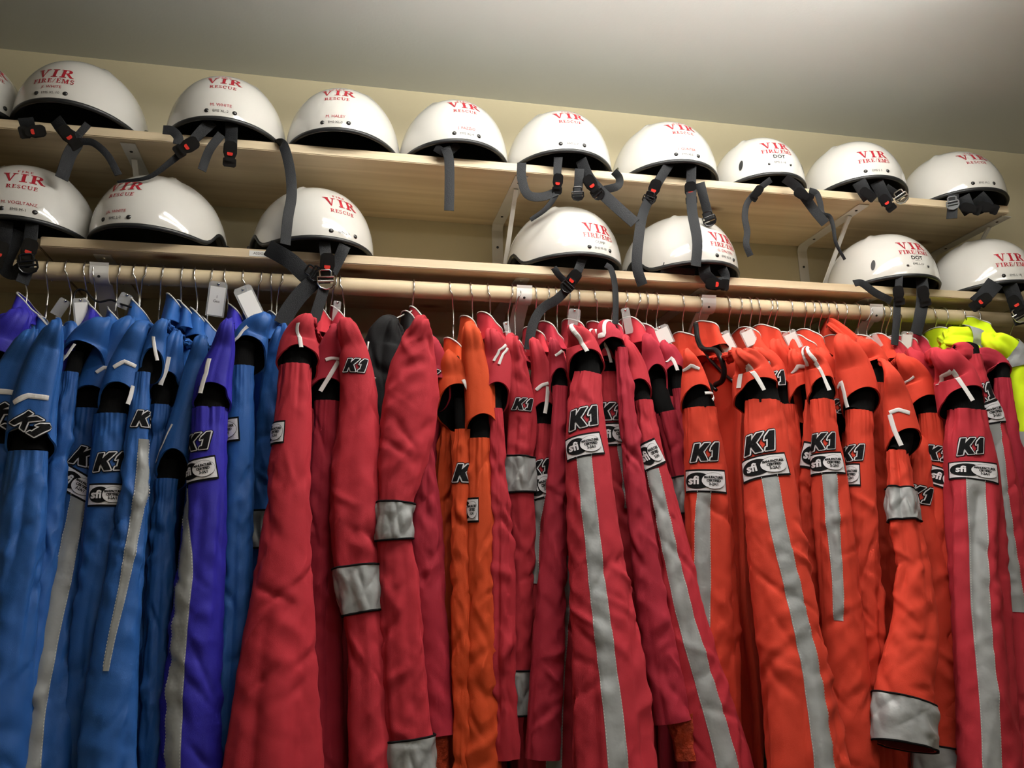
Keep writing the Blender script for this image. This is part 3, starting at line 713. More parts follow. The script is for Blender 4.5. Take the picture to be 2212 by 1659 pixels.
K_P = [(0, 0), (.27, 1), (.52, 1), (.44, .68), (.73, 1), (1.04, 1), (.62, .52), (.78, 0), (.49, 0), (.38, .36), (.33, .31), (.25, 0)]
ONE = [(.98, .55), (1.06, .74), (1.31, 1), (1.55, 1), (1.28, 0), (.90, 0), (.95, .16), (1.04, .18), (1.14, .61)]
def k1_layers(h):
    P = [[((x-.76)*h*1.15, (y-.5)*h) for x, y in p] for p in (K_P, ONE)]
    def fat(w):
        Q = []
        for p in P:
            for i in range(len(p)):
                a, b = np.array(p[i]), np.array(p[(i+1) % len(p)]); d = (b-a)/np.linalg.norm(b-a); q = np.array([-d[1], d[0]])*w
                Q.append([tuple(a-q), tuple(b-q), tuple(b+q), tuple(a+q)])
                Q.append([(a[0]+w*math.cos(t), a[1]+w*math.sin(t)) for t in np.linspace(0, 2*math.pi, 8, endpoint=False)])
        V, F = polys_mesh(Q, .010); V2, F2 = curve_polys(P, 0, .010)
        return np.vstack([V, V2]), F+[[i+len(V) for i in f] for f in F2]
    return [fat(h*.115), fat(h*.062), curve_polys(P, 0, .010)]
K1C = {}
def put_k1(c, parent, x, y, hpx, rot=0, ddx=0, name='embroidered_logo'):
    t, th = c.find(x, y); h = hpx*mpp(c.P(np.array(t), np.array(th))); key = round(h, 3)
    if key not in K1C: K1C[key] = k1_layers(key)
    m = MB()
    for i, (V, F) in enumerate(K1C[key]): m.add(c.flat_on(V+np.array([[ddx*h/hpx, 0]]), t, th, rad(rot), .0012+.0006*i), F, (0, 1, 0)[i])
    return m.build(name, [M_PB, M_PW], parent)
SFC = {}
def put_sfi(c, parent, x, y, wpx, hpx, rot=0, ddx=0):
    t, th = c.find(x, y); mp = mpp(c.P(np.array(t), np.array(th))); w, h = wpx*mp, hpx*mp; r = rad(rot); m = MB()
    def L(mesh, off, mi, dx=0, dy=0):
        V, F = mesh; V = V+np.array([[dx+ddx*mp, dy]]); m.add(c.flat_on(V, t, th, r, off), F, mi)
    L(rect2(w, h, 44, 18), .0014, 0); L(rect2(w*.93, h*.84, 44, 16), .0021, 1)
    L(disc2(w*.275, h*.35, 40, 9), .0027, 0, -w*.165); L(disc2(w*.265, h*.35, 40, 9), .0032, 0, w*.175); L(disc2(w*.257, h*.335, 40, 9), .0037, 1, w*.175)
    k = round(h, 4)
    if k not in SFC: SFC[k] = (font_mesh('sfi', h*.36, .01, off=h*.016), font_mesh('MANUFACTURER', h*.105, off=h*.006, sp=.86), font_mesh('CERTIFIED', h*.105, off=h*.006, sp=.9), font_mesh('3-2A/1', h*.12, off=h*.006))
    a, b, d, e = SFC[k]
    def fit(mesh, wmax):
        V, F = mesh; ww = V[:, 0].max()-V[:, 0].min(); V = V.copy(); V[:, 0] *= min(1, wmax/ww); return V, F
    L(fit(a, w*.27), .0034, 1, -w*.24, 0); L(fit(b, w*.42), .0042, 0, w*.17, h*.14); L(fit(d, w*.32), .0042, 0, w*.17, -h*.0); L(fit(e, w*.2), .0042, 0, w*.17, -h*.15)
    # raised border thread
    return m.build('certification_patch', [M_PB, M_PW], parent)

def torso(N, Sh, bot, hx, seed, name, m, parent, hyb=.125, tilt=0):
    "N neck point, Sh front shoulder point; a flattened coverall body hanging edge-on"
    rng = np.random.RandomState(seed); ph = rng.rand(8)*6.28; hy = N[1]-Sh[1]; nth, nw = 72, 60
    th = np.linspace(-math.pi, math.pi, nth, endpoint=False); w = np.linspace(0, 1, nw)**1.5
    Lz = N[2]-bot; T, Wd = np.meshgrid(th, w); u = np.cos(T)      # u = 1 front
    dep = Wd*Lz
    hyw = np.where(dep < .12, hy, hy+(hyb-hy)*np.clip((dep-.12)/.25, 0, 1))
    hyb_ = np.where(u < 0, np.minimum(hyw, WY-.012-N[1]), hyw)
    drop = (N[2]-Sh[2])*np.abs(u)**1.15*np.exp(-dep*1.2)
    y = N[1]-u*hyb_
    xc = N[0]+(Sh[0]-N[0])*np.clip(np.abs(u), 0, 1)*np.where(u > 0, 1, -.5)
    hxw = hx*(.30+.70*(1-np.exp(-dep/.05)))*(1+.3*np.sin(dep*5+ph[0]))
    fold = .006*np.sin(6*u*2+ph[1]+dep*3)+.004*np.sin(11*u+ph[2]-dep*4)+.003*np.sin(dep*22+4*u+ph[3])
    fold = fold*np.clip(dep/.1, 0, 1)
    x = xc+hxw*np.sin(T)*np.abs(np.sin(T))**-.3 if False else xc+hxw*np.sin(T)+fold
    z = N[2]-drop-dep
    G = np.stack([x, y, z], -1); mb = MB(); mb.grid(G, closev=True)
    c = G[0].copy(); c2 = c.copy(); c2[:, 0] = xc[0]; mb.grid([c, c2], closev=True)
    return mb.build(name, m, parent, smooth=True)
def collar(px, py, m, parent, face=1, hx=.024, hy=.056, h=.055, seed=0, pm=None, lean=0, inner=None, Y=1.553):
    "standing collar with piping; (px, py) is the top of its raised side"
    top = at(px, py, Y); base = top-np.array([0, 0, h+.012]); n = 44; th = np.linspace(0, 2*math.pi, n, endpoint=False)
    rng = np.random.RandomState(seed); ph = rng.rand(4)*6.28; hgt = h*(.56+.44*np.cos(th-(0 if face < 0 else math.pi)))
    rows, inn = [], []
    for k in np.linspace(0, 1, 7):
        fl = 1+.30*(1-k)**1.5-.10*k; wob = 1+.09*np.sin(3*th+ph[0]+k)+.06*np.sin(5*th+ph[1])
        x = hx*fl*wob*np.cos(th)+lean*k; y = hy*fl*wob*np.sin(th)*(1.0)
        z = -.012*(1-k)+hgt*k
        rows.append(np.stack([x, y, z], -1)+base+np.array([0, 0, .012])); inn.append(np.stack([x*.93, y*.95, z], -1)+base+np.array([0, 0, .012]))
    mb = MB(); mb.grid(rows, closev=True); mb.grid(inn, 1, closev=True, flip=True)
    o = mb.build('collar', [m, inner or m], parent, smooth=True)
    p = MB(); r = rows[-1]; p.tube(np.vstack([r, r[:2]])+np.array([0, 0, .0006]), .00155, 6, cap=False); p.build('piping', pm or M_PIPE, o, smooth=True)
    return base+np.array([0, 0, .006])
def shoulder_pre(Nn, r0, Y):
    nx, ny = pj(Nn-np.array([0, 0, .018])); out = []
    for f, Yd, k in ((.0, RY-.02, .17), (.35, RY-.085, .32), (.72, (RY-.13+Y)/2+.02, .50)):
        p = at(nx+(r0[0]-nx)*f, ny+(r0[1]-ny)*f, Yd); out.append((p, max(.007, r0[2]*k*mpp(p))))
    return out
gi = [0]
def suit(label, color, col, cap=None, sleeve=None, Y=1.27, Y1=None, knit=None, k1=None, sfi=None, stripe=None, trim=None, face=1, group='suits', bands=None, capk1=None, sh=None, hx=.016, gath=.05, hem=.02, amp=.10, cr=30, bodybot=.6, kname=None, cuff=None, flat=.70, fmat=None, openend=False, noct=False, cinner=None, body=True, what='racing_suit', cat='suit', ch=.055, sleevecol=None):
    gi[0] += 1; sd = 100+gi[0]*7; first = (cap or sleeve)[0]
    Shp = at(*(sh or first[:2]), 1.40)
    N0 = at(col[0], col[1], 1.553) if col else np.array([Shp[0], 1.553, Shp[2]+.17])
    root = thing(what, label, cat, (N0[0], 1.553, N0[2]-.06), group)
    if col and not noct: Nn = collar(col[0], col[1], color, root, face, seed=sd, inner=cinner, h=ch)
    else: Nn = N0-np.array([0, 0, .05])
    if Nn[2] < Shp[2]+.03: Shp[2] = Nn[2]-.03
    Shp[2] -= .012
    if body: torso(Nn, Shp, bodybot, hx, sd, 'body', color, root)
    if cap:
        kx = [(r_[0], r_[1], r_[2]) for r_ in cap]; kx[0] = (kx[0][0], kx[0][1]-4, kx[0][2]*.68); kx[-1] = (kx[-1][0], kx[-1][1]+34, kx[-1][2]+3)
        pre = shoulder_pre(Nn, cap[0], Y)
        c = Cloth(kx, Y+.012, Y-.004, sd+1, .05, 12, .75, pre=pre, capmode=True); o = c.mesh(hem=hem+.029, mb=MB(), ins=1, nth=60, top=True).build('shoulder_flap', [color, M_KNIT], root, smooth=True)
        thr = np.linspace(-math.pi, math.pi, 60, endpoint=False)
        for tq, nm_ in ((c.tp*.62, 'shoulder_seam'), ):
            r_ = c.P(tq+0*thr, thr, off=.0002*np.ones(60)); MB().tube(np.vstack([r_, r_[:2]]), .0009, 5, cap=False).build(nm_, color, o, smooth=True)
        for tr in trim or []:
            c.ribbon(tr[0], tr[1] if len(tr) > 1 else 9, off=.0016, n=5, seg=.0035, lin=True).build('white_trim', M_TRIM, o)
        if capk1: put_k1(c, o, *capk1)
    if sleeve:
        if cap: sleeve = [(sleeve[0][0], sleeve[0][1]-10, sleeve[0][2])]+list(sleeve[1:])
        pre = () if cap else shoulder_pre(Nn, sleeve[0], Y)
        if not cap: sleeve = [(sleeve[0][0], sleeve[0][1]-4, sleeve[0][2]*.68)]+list(sleeve[1:])
        s = Cloth(sleeve, Y+.008 if cap else Y, Y1 if Y1 else Y-.02, sd+2, amp, cr, flat, gath, pre=pre)
        st = [(s.find(k[0], k[1])[0], .030) for k in k1 or []]+[(s.find(k[0], k[1])[0], .040) for k in sfi or []]
        s.stiff = st; s.px = None
        o = s.mesh(cap=not openend, ins=1 if openend else None, top=not cap).build('sleeve', [sleevecol or color, mat('dark_sleeve_lining', (.16, .012, .014), .9)] if openend else (sleevecol or color), root, smooth=True)
        if cap:
            a = sleeve[0]; cp = cap[-1]; kr = [(cp[0], cp[1]-28, a[2]*.86), ((cp[0]+a[0])/2, (cp[1]+a[1])/2, a[2]*.93), (a[0], a[1]+5, a[2]*.95)]
            kc = Cloth(kr, Y+.018, Y+.010, sd+3, .02, 0, flat); kc.mesh().build('knit_gusset', M_KNIT, root, smooth=True)
        for k in k1 or []: put_k1(s, o, *k)
        for k in sfi or []: put_sfi(s, o, *k)
        for k in stripe or []: s.ribbon([(k[0][0][0]-(k[0][1][0]-k[0][0][0])*18/max(20, k[0][1][1]-k[0][0][1]), k[0][0][1]-18)]+list(k[0]) if sfi else k[0], k[1], k[2] if len(k) > 2 else None, stitch=1).build('reflective_stripe', [M_REFL, M_STITCH], o, smooth=True)
        for (ya, yb) in bands or []:
            ys = np.array([r[1] for r in sleeve]); xs = np.array([r[0] for r in sleeve]); ta = s.find(np.interp(ya, ys, xs), ya)[0]; tb = s.find(np.interp(min(yb, ys[-1]), ys, xs), min(yb, ys[-1]))[0]
            th = np.linspace(-math.pi, math.pi, 120, endpoint=False); m = MB()
            G = [s.P(t+0*th, th, off=.0034+.0034*(np.abs(np.sin(2.5*th+1+t*70))**.7*np.abs(np.sin(3.5*th+2-t*45+np.sin(4*th)))-.25)*math.sin(math.pi*(t-ta)/(tb-ta+1e-6))**.5) for t in np.linspace(ta, tb, 30)]
            m.grid(G, closev=True)
            for t in (ta, tb): r = s.P(t+0*th, th, off=.003*np.ones(120)); m.tube(np.vstack([r, r[:2]]), .0017, 6, 1, cap=False)
            m.build('reflective_band', [M_REFL, M_PB], o, smooth=True)
    return root
# ------------------------------------------------------------------ blue suits
GB, GR, GV = 'blue suits at the left of the rod', 'crimson suits in the middle of the rod', 'orange-red suits on the right half of the rod'
kw = dict(group=GB)
suit('indigo suit at the far left edge, only collar, shoulder and body showing', F_P, (75, 640), [(38, 690, 38), (5, 740, 44), (-12, 800, 48)], [(-22, 815, 36), (-45, 1250, 50), (-60, 1700, 55)], Y=1.28, hx=.03, sh=(20, 655), **kw)
suit('blue suit at the left edge, its logo flap cut off by the frame', F_B, (88, 686), [(66, 725, 24), (38, 790, 36), (14, 870, 45), (2, 955, 50)], [(-4, 975, 44), (-15, 1200, 52), (-30, 1700, 62)], Y=1.22, trim=[([(-35, 862), (0, 845), (38, 848)], 12)], capk1=(14, 902, 42, -38), **kw)
suit('blue suit second from the left edge with logo on its shoulder flap', F_B, (122, 690), [(122, 702, 20), (104, 755, 32), (84, 830, 42), (70, 900, 47), (62, 968, 49)], [(62, 986, 38), (45, 1150, 52), (18, 1350, 60), (-20, 1700, 70)], Y=1.20, trim=[([(30, 872), (60, 856), (105, 858)], 12)], capk1=(68, 914, 40, -35), k1=None, **kw)
suit('blue suit with white collar piping behind a dark indigo shoulder flap', F_B, (155, 692), [(150, 712, 24), (140, 770, 30), (125, 840, 34)], [(115, 870, 30), (100, 1100, 36), (70, 1700, 44)], Y=1.33, **kw)
suit('indigo suit whose dark flap with slanted white trim hangs left of a bright sleeve', F_P, (215, 652), [(152, 745, 20), (125, 790, 34), (104, 845, 42)], [(106, 868, 30), (98, 1000, 34), (80, 1300, 38), (60, 1700, 40)], Y=1.27, trim=[([(140, 768), (118, 795), (95, 820)], 8)], sh=(190, 720), **kw)
suit('blue suit with open dark armhole and bright narrow sleeve slanting to the lower left', F_B, (262, 670), [(222, 700, 28), (190, 745, 44), (166, 790, 46)], [(152, 815, 17), (138, 900, 22), (122, 1020, 25), (98, 1180, 29), (72, 1340, 34), (50, 1500, 38), (28, 1710, 42)], Y=1.25, Y1=1.20, hem=.03, trim=[([(162, 745), (145, 768), (128, 790)], 7)], stripe=[([(42, 1215), (20, 1350), (-5, 1500)], 22)], **kw)
suit('blue suit with slanted round patch and long silver stripe near the left', F_B, (312, 650), [(272, 700, 24), (238, 765, 36), (205, 850, 44), (196, 875, 44)], [(190, 895, 30), (178, 990, 40), (162, 1100, 46), (140, 1250, 52), (112, 1420, 58), (90, 1720, 66)], Y=1.27, Y1=1.20, trim=[([(208, 806), (225, 793), (244, 798)], 8)], k1=[(192, 988, 40, -15)], sfi=[(166, 1042, 88, 52, -30)], stripe=[([(168, 1082), (150, 1180), (125, 1300), (98, 1420), (78, 1540), (62, 1700)], 31, 38)], **kw)
suit('blue suit with white-edged square flap over a deep dark opening', F_B, (392, 642), [(305, 708, 24), (280, 765, 30), (262, 825, 38), (250, 875, 42)], [(240, 905, 32), (234, 1000, 38), (224, 1120, 40), (205, 1300, 44), (195, 1500, 48), (188, 1710, 52)], Y=1.23, Y1=1.22, hem=.025, trim=[([(246, 792), (268, 781), (293, 793)], 9), ([(288, 835), (282, 855), (275, 875)], 9)], k1=[(238, 998, 38, 5)], sfi=[(228, 1070, 74, 50, 0)], sh=(315, 680), **kw)
suit('blue suit with lit narrow sleeve and silver stripe narrowing to a point', F_B, (412, 655), [(352, 700, 17), (336, 745, 22), (324, 790, 24)], [(308, 815, 15), (300, 900, 22), (290, 1050, 31), (275, 1200, 37), (255, 1350, 46), (240, 1500, 55), (228, 1710, 62)], Y=1.23, Y1=1.18, trim=[([(332, 727), (334, 750), (340, 780)], 7)], k1=[(318, 905, 34, 0)], stripe=[([(318, 950), (306, 1060), (284, 1180), (262, 1290), (243, 1380), (228, 1450)], 31, 12)], **kw)
suit('blue suit with ribbed shoulder flap and narrow sleeve in the middle of the blues', F_B, (440, 672), [(380, 730, 20), (366, 785, 28), (352, 840, 34)], [(345, 885, 20), (336, 1000, 27), (324, 1200, 32), (312, 1450, 36), (305, 1710, 38)], Y=1.26, trim=[([(366, 770), (360, 800), (347, 832)], 9)], **kw)
suit('blue suit with long upper sleeve ending in a low flap left of the indigo suit', F_B, (462, 690), [(436, 735, 17), (424, 790, 23), (402, 880, 26), (384, 950, 30), (366, 1025, 36)], [(360, 1045, 23), (354, 1110, 25), (346, 1250, 29), (338, 1450, 33), (332, 1710, 36)], Y=1.24, trim=[([(372, 918), (354, 955), (335, 1000)], 4)], hem=.03, **kw)
suit('indigo suit with white-trimmed flap, patch and straight silver stripe', F_P, (520, 664), [(492, 700, 18), (482, 755, 25), (464, 820, 36), (455, 868, 39)], [(452, 892, 33), (450, 960, 37), (446, 1060, 41), (434, 1220, 50), (420, 1420, 60), (408, 1710, 70)], Y=1.21, Y1=1.19, trim=[([(453, 775), (446, 805), (433, 848)], 9)], k1=[(424, 956, 36, 5)], sfi=[(426, 1016, 84, 52, 10)], stripe=[([(405, 1062), (398, 1200), (388, 1350), (378, 1500), (370, 1700)], 34, 38)], **kw)
suit('blue suit with wide flap and white-trimmed edge, second blue from the reds', F_B, (555, 670), [(572, 690, 22), (545, 725, 36), (528, 770, 42)], [(522, 802, 25), (520, 900, 29), (517, 1020, 32), (510, 1200, 35), (503, 1400, 40), (495, 1710, 44)], Y=1.24, hem=.025, trim=[([(535, 705), (515, 730), (495, 757)], 8)], sfi=[(500, 930, 84, 54, 4, -24)], **kw)
suit('rightmost blue suit, its plain sleeve pressed against the first crimson suit', F_B, (606, 678), None, [(610, 712, 20), (600, 780, 30), (585, 900, 30), (575, 1050, 34), (566, 1300, 38), (560, 1710, 42)], Y=1.30, sh=(600, 700), bands=[(1105, 1183)], **kw)
suit('blue suit hidden behind others with only a logo showing beside the indigo sleeve', F_B, None, None, [(505, 780, 22), (500, 900, 26), (490, 1100, 28), (480, 1500, 30)], Y=1.33, k1=[(495, 890, 36, 0)], trim=None, **kw)
# ------------------------------------------------------------------ crimson suits
kw = dict(group=GR)
suit('leftmost crimson suit with very wide sleeve bottom beside the blues', F_C, (706, 668), [(664, 690, 20), (648, 735, 38), (644, 785, 46)], [(640, 800, 32), (634, 900, 40), (625, 1050, 46), (613, 1230, 62), (598, 1430, 84), (582, 1730, 112)], Y=1.22, Y1=1.15, trim=[([(643, 700), (646, 725), (650, 750)], 8)], sfi=[(608, 935, 60, 52, 0, -22)], cr=30, **kw)
suit('crimson suit with angular white trim on its flap and dark narrow sleeve', F_C2, (736, 668), [(728, 720, 28), (716, 780, 38), (706, 855, 42)], [(708, 878, 29), (702, 1000, 33), (694, 1200, 40), (690, 1400, 48), (690, 1710, 60)], Y=1.27, trim=[([(703, 776), (718, 773), (733, 777)], 9), ([(731, 780), (712, 812), (692, 845)], 9)], **kw)
suit('crimson suit with quilted shoulder and broad silver elbow band', F_C, (752, 690), None, [(748, 702, 28), (762, 755, 31), (772, 820, 38), (775, 900, 44), (768, 1020, 56), (770, 1140, 60), (772, 1215, 54), (778, 1290, 46), (790, 1400, 42), (796, 1550, 46), (802, 1730, 50)], Y=1.25, Y1=1.2, bands=[(1218, 1322)], k1=[(768, 790, 30, -10)], cr=34, amp=.04, noct=True, **kw)
suit('black jacket with cream piping hanging behind the crimson suits', F_K, (890, 678), None, [(842, 700, 30), (830, 745, 46), (828, 800, 48), (836, 860, 40), (830, 1000, 36), (830, 1300, 36)], Y=1.33, what='jacket', cat='jacket', cinner=F_K, group=None)
suit('crimson suit with tall pointed collar and crumpled silver band on the upper arm', F_C, (908, 668), None, [(912, 694, 22), (904, 735, 34), (893, 795, 52), (888, 860, 61), (875, 960, 58), (862, 1040, 46), (855, 1085, 37), (853, 1165, 37), (862, 1260, 46), (868, 1400, 50), (880, 1560, 52), (893, 1730, 52)], Y=1.24, Y1=1.2, bands=[(1086, 1164), (1602, 1730)], cr=40, amp=.05, ch=.075, **kw)
suit('crimson suit with logo epaulette and orange fleece under-sleeve at the cuff', F_C2, (945, 735), [(935, 745, 22), (945, 800, 27), (948, 850, 24)], [(918, 900, 14), (916, 1000, 24), (920, 1150, 37), (926, 1300, 38), (934, 1450, 41), (938, 1588, 42)], Y=1.26, capk1=(926, 806, 26, -30), trim=[([(908, 778), (925, 790), (942, 822)], 5)], noct=True, cr=24, **kw)
suit('orange suit with black collar and white trim on a wide drooping flap', F_O, (985, 735), [(972, 770, 20), (980, 820, 38), (994, 890, 46)], [(1000, 938, 16), (998, 1050, 22), (998, 1250, 25), (1000, 1450, 25), (1002, 1710, 25)], Y=1.25, trim=[([(1000, 822), (1014, 850), (1030, 880)], 8)], k1=[(1010, 1020, 38, 0)], cinner=F_K, hem=.04, **kw)
suit('orange suit lining sleeve hanging left of the black-collared orange suit', F_O, None, None, [(962, 900, 14), (958, 1050, 20), (962, 1250, 22), (972, 1450, 24), (975, 1710, 26)], Y=1.30, **kw)
suit('orange suit with smooth tall collar and long plain sleeve', F_O, (1016, 688), [(1016, 712, 24), (1024, 765, 27), (1035, 830, 33), (1042, 930, 36)], [(1040, 958, 26), (1042, 1100, 33), (1045, 1300, 38), (1045, 1500, 40), (1042, 1710, 42)], Y=1.24, sfi=[(1016, 1104, 40, 54, 0)], **kw)
suit('crimson suit with double white stripe across its shoulder', F_C, (1056, 680), [(1064, 725, 22), (1074, 780, 31), (1070, 860, 26)], [(1070, 893, 15), (1074, 1000, 20), (1084, 1150, 24), (1086, 1300, 24), (1086, 1450, 27), (1098, 1640, 29)], Y=1.24, trim=[([(1092, 744), (1078, 755), (1066, 780)], 6), ([(1096, 752), (1086, 765), (1078, 786)], 6)], **kw)
suit('crimson suit with small logo on the arm and two silver bands', F_C, (1108, 724), None, [(1108, 738, 22), (1113, 785, 23), (1120, 835, 28), (1128, 900, 32), (1124, 985, 30), (1124, 1062, 30), (1130, 1150, 28), (1126, 1300, 28), (1120, 1440, 29), (1122, 1545, 26)], Y=1.27, bands=[(988, 1062), (1450, 1543)], k1=[(1130, 876, 27, -8)], stripe=None, cr=26, **kw)
suit('crimson suit with white L-shaped trim on its flap left of the centre suit', F_C, (1155, 712), [(1155, 745, 18), (1172, 820, 25), (1176, 900, 30)], [(1176, 928, 22), (1173, 1050, 27), (1170, 1200, 30), (1165, 1500, 32), (1160, 1710, 32)], Y=1.27, trim=[([(1158, 842), (1170, 832), (1184, 830)], 8), ([(1183, 835), (1181, 865), (1177, 893)], 8)], k1=[(1165, 1010, 30, 15)], sfi=[(1168, 1052, 60, 54, 18)], stripe=[([(1164, 1085), (1155, 1150), (1152, 1260)], 22)], **kw)
suit('crimson suit with slim shiny sleeve just left of the centre suit', F_C2, (1186, 700), [(1195, 740, 14), (1206, 790, 20), (1210, 826, 21)], [(1210, 845, 16), (1206, 1000, 23), (1196, 1200, 30), (1184, 1400, 37), (1172, 1640, 40)], Y=1.235, Y1=1.2, trim=[([(1200, 770), (1212, 756), (1222, 760)], 6)], **kw)
suit('crimson suit whose silver stripe shows low between two front sleeves', F_C, (1210, 692), None, [(1225, 800, 16), (1225, 1050, 24), (1218, 1300, 34), (1212, 1500, 42), (1208, 1710, 50)], Y=1.27, Y1=1.23, stripe=[([(1222, 1200), (1212, 1350), (1202, 1500), (1195, 1700)], 33)], noct=True, **kw)
suit('large crimson suit at the centre with full logo, patch and long silver stripe', F_C, (1240, 694), [(1236, 715, 18), (1256, 745, 36), (1270, 790, 44)], [(1272, 818, 28), (1266, 865, 38), (1268, 950, 47), (1278, 1100, 58), (1294, 1250, 68), (1312, 1430, 82), (1332, 1730, 100)], Y=1.20, Y1=1.10, trim=[([(1243, 722), (1254, 738), (1269, 760)], 9)], k1=[(1261, 903, 42, 14)], sfi=[(1260, 964, 88, 52, 10)], stripe=[([(1262, 995), (1274, 1120), (1290, 1250), (1308, 1400), (1326, 1540), (1340, 1700)], 33, 38)], cr=34, **kw)
suit('crimson suit peeking out right of the centre suit with cut-off patch', F_C, (1290, 700), [(1284, 725, 20), (1300, 760, 30), (1312, 800, 30)], [(1318, 815, 22), (1324, 930, 30), (1336, 1100, 34), (1350, 1300, 40), (1370, 1700, 50)], Y=1.26, trim=[([(1278, 742), (1298, 762), (1320, 785)], 7)], k1=[(1328, 888, 36, 0, -10)], sfi=[(1334, 938, 80, 52, 0, -6)], stripe=[([(1344, 975), (1350, 1030), (1356, 1100)], 20)], **kw)
suit('crimson suit with faded patch on a square flap and long plain shiny sleeve', F_C2, (1322, 698), [(1314, 716, 34), (1322, 735, 34)], [(1342, 762, 14), (1354, 880, 19), (1372, 1040, 25), (1396, 1220, 32), (1424, 1400, 40), (1455, 1560, 42)], Y=1.235, Y1=1.18, trim=[([(1292, 726), (1306, 724), (1322, 722)], 8)], hem=.0, **kw)
suit('crimson suit with round patch half hidden and stripe sweeping to the lower right', F_C, (1364, 690), [(1352, 745, 20), (1370, 800, 28), (1382, 850, 31)], [(1390, 876, 20), (1404, 960, 26), (1430, 1090, 34), (1462, 1240, 44), (1498, 1420, 56), (1545, 1600, 70), (1570, 1730, 80)], Y=1.245, Y1=1.16, sfi=[(1406, 984, 52, 60, 18)], stripe=[([(1413, 1032), (1424, 1075), (1445, 1180), (1475, 1310), (1512, 1440), (1548, 1560), (1580, 1700)], 27, 46)], cr=24, **kw)
suit('crimson suit with open black armhole and silver band by the orange-red sleeve', F_C2, (1392, 704), [(1400, 735, 20), (1412, 790, 27), (1422, 850, 24)], [(1440, 900, 22), (1458, 960, 24), (1474, 1025, 24), (1486, 1100, 24), (1500, 1200, 28), (1530, 1500, 36), (1560, 1710, 44)], Y=1.275, bands=[(1028, 1105)], hem=.05, trim=[([(1386, 770), (1384, 790), (1382, 808)], 6)], **kw)
suit('crimson suit with white-trimmed flap just left of the first orange-red suits', F_C2, (1418, 716), [(1440, 752, 20), (1452, 785, 26), (1460, 815, 24)], [(1466, 850, 14), (1478, 950, 18), (1500, 1200, 24), (1530, 1700, 30)], Y=1.30, trim=[([(1440, 782), (1450, 772), (1463, 800)], 8)], **kw)

P_ = smooth_path(interp_path([(830, 712), (846, 694), (868, 682), (892, 671)], 1.52), 6); jt = [o for o in COL.objects if o.get('category') == 'jacket' and 'black jacket' in o['label']][0]
MB().tube(P_, .0015, 6).build('piping', M_PIPE, jt, smooth=True)
P_ = smooth_path(interp_path([(796, 738), (790, 770), (778, 792), (790, 806), (812, 818)], 1.285), 6); MB().tube(P_, .0016, 6).build('piping', M_PIPE, jt, smooth=True)
# ------------------------------------------------------------------ orange-red suits
kw = dict(group=GV)
suit('orange-red suit with logo and a patch showing only its right oval', F_V, (1478, 722), [(1486, 765, 14), (1498, 810, 27), (1510, 862, 40)], [(1512, 892, 36), (1520, 960, 43), (1527, 1040, 49), (1534, 1180, 53), (1540, 1350, 56), (1550, 1730, 60)], Y=1.225, Y1=1.2, trim=[([(1476, 802), (1494, 790), (1510, 796)], 8), ([(1522, 850), (1534, 852), (1538, 864)], 6)], k1=[(1524, 974, 38, 2)], sfi=[(1524, 1036, 98, 52, -2)], stripe=[([(1520, 1062), (1518, 1150), (1518, 1260), (1520, 1400)], 30, 26)], **kw)
suit('orange-red suit with wide open white-piped collar, logo, slanted patch and long stripe', F_V, (1524, 698), [(1596, 768, 24), (1622, 798, 42), (1642, 850, 54)], [(1650, 880, 42), (1655, 940, 50), (1660, 1010, 57), (1672, 1140, 66), (1692, 1290, 74), (1718, 1450, 82), (1752, 1730, 92)], Y=1.19, Y1=1.09, trim=[([(1596, 838), (1600, 812), (1612, 790)], 9), ([(1613, 789), (1632, 812), (1650, 842)], 10)], k1=[(1641, 958, 42, 12)], sfi=[(1652, 1008, 112, 52, 10)], stripe=[([(1664, 1045), (1685, 1150), (1712, 1260), (1738, 1390), (1765, 1520), (1792, 1690)], 37, 42)], cr=34, cinner=F_K, **kw)
suit('orange-red suit with half-hidden logo on a rounded flap above a black opening', F_V, (1612, 712), [(1640, 768, 26), (1664, 800, 34), (1682, 848, 36)], [(1700, 885, 20), (1712, 1000, 27), (1722, 1200, 30), (1745, 1500, 36), (1760, 1710, 40)], Y=1.27, trim=[([(1645, 806), (1652, 788), (1664, 783)], 7)], capk1=(1672, 818, 32, 5), **kw)
suit('orange-red suit with long plain upper sleeve over a black gusset, right of centre', F_V, (1652, 706), [(1678, 750, 24), (1696, 800, 30), (1708, 870, 32), (1716, 940, 32)], [(1726, 965, 20), (1738, 1100, 26), (1752, 1300, 30), (1770, 1710, 38)], Y=1.29, cinner=F_K, **kw)
suit('orange-red suit with narrow white-banded flap and patch wrapping out of view', F_V, (1690, 722), [(1716, 770, 22), (1730, 810, 32), (1742, 858, 34)], [(1752, 876, 13), (1750, 980, 20), (1752, 1100, 27), (1758, 1300, 34), (1770, 1710, 42)], Y=1.255, trim=[([(1710, 806), (1724, 792), (1740, 792)], 8)], sfi=[(1760, 988, 60, 58, -10)], **kw)
suit('orange-red suit with crumpled white trim, logo and full oval patch right of centre', F_V, (1722, 728), [(1744, 765, 20), (1766, 795, 28), (1782, 842, 32)], [(1776, 875, 25), (1784, 950, 31), (1792, 1020, 38), (1804, 1150, 44), (1822, 1350, 50), (1852, 1730, 60)], Y=1.225, Y1=1.16, trim=[([(1744, 790), (1752, 780), (1762, 780)], 8), ([(1760, 782), (1775, 808), (1792, 842)], 8)], k1=[(1778, 952, 34, 4)], sfi=[(1786, 1000, 84, 50, 2)], stripe=[([(1792, 1030), (1800, 1140), (1808, 1240), (1812, 1340)], 33, 20)], cr=24, **kw)
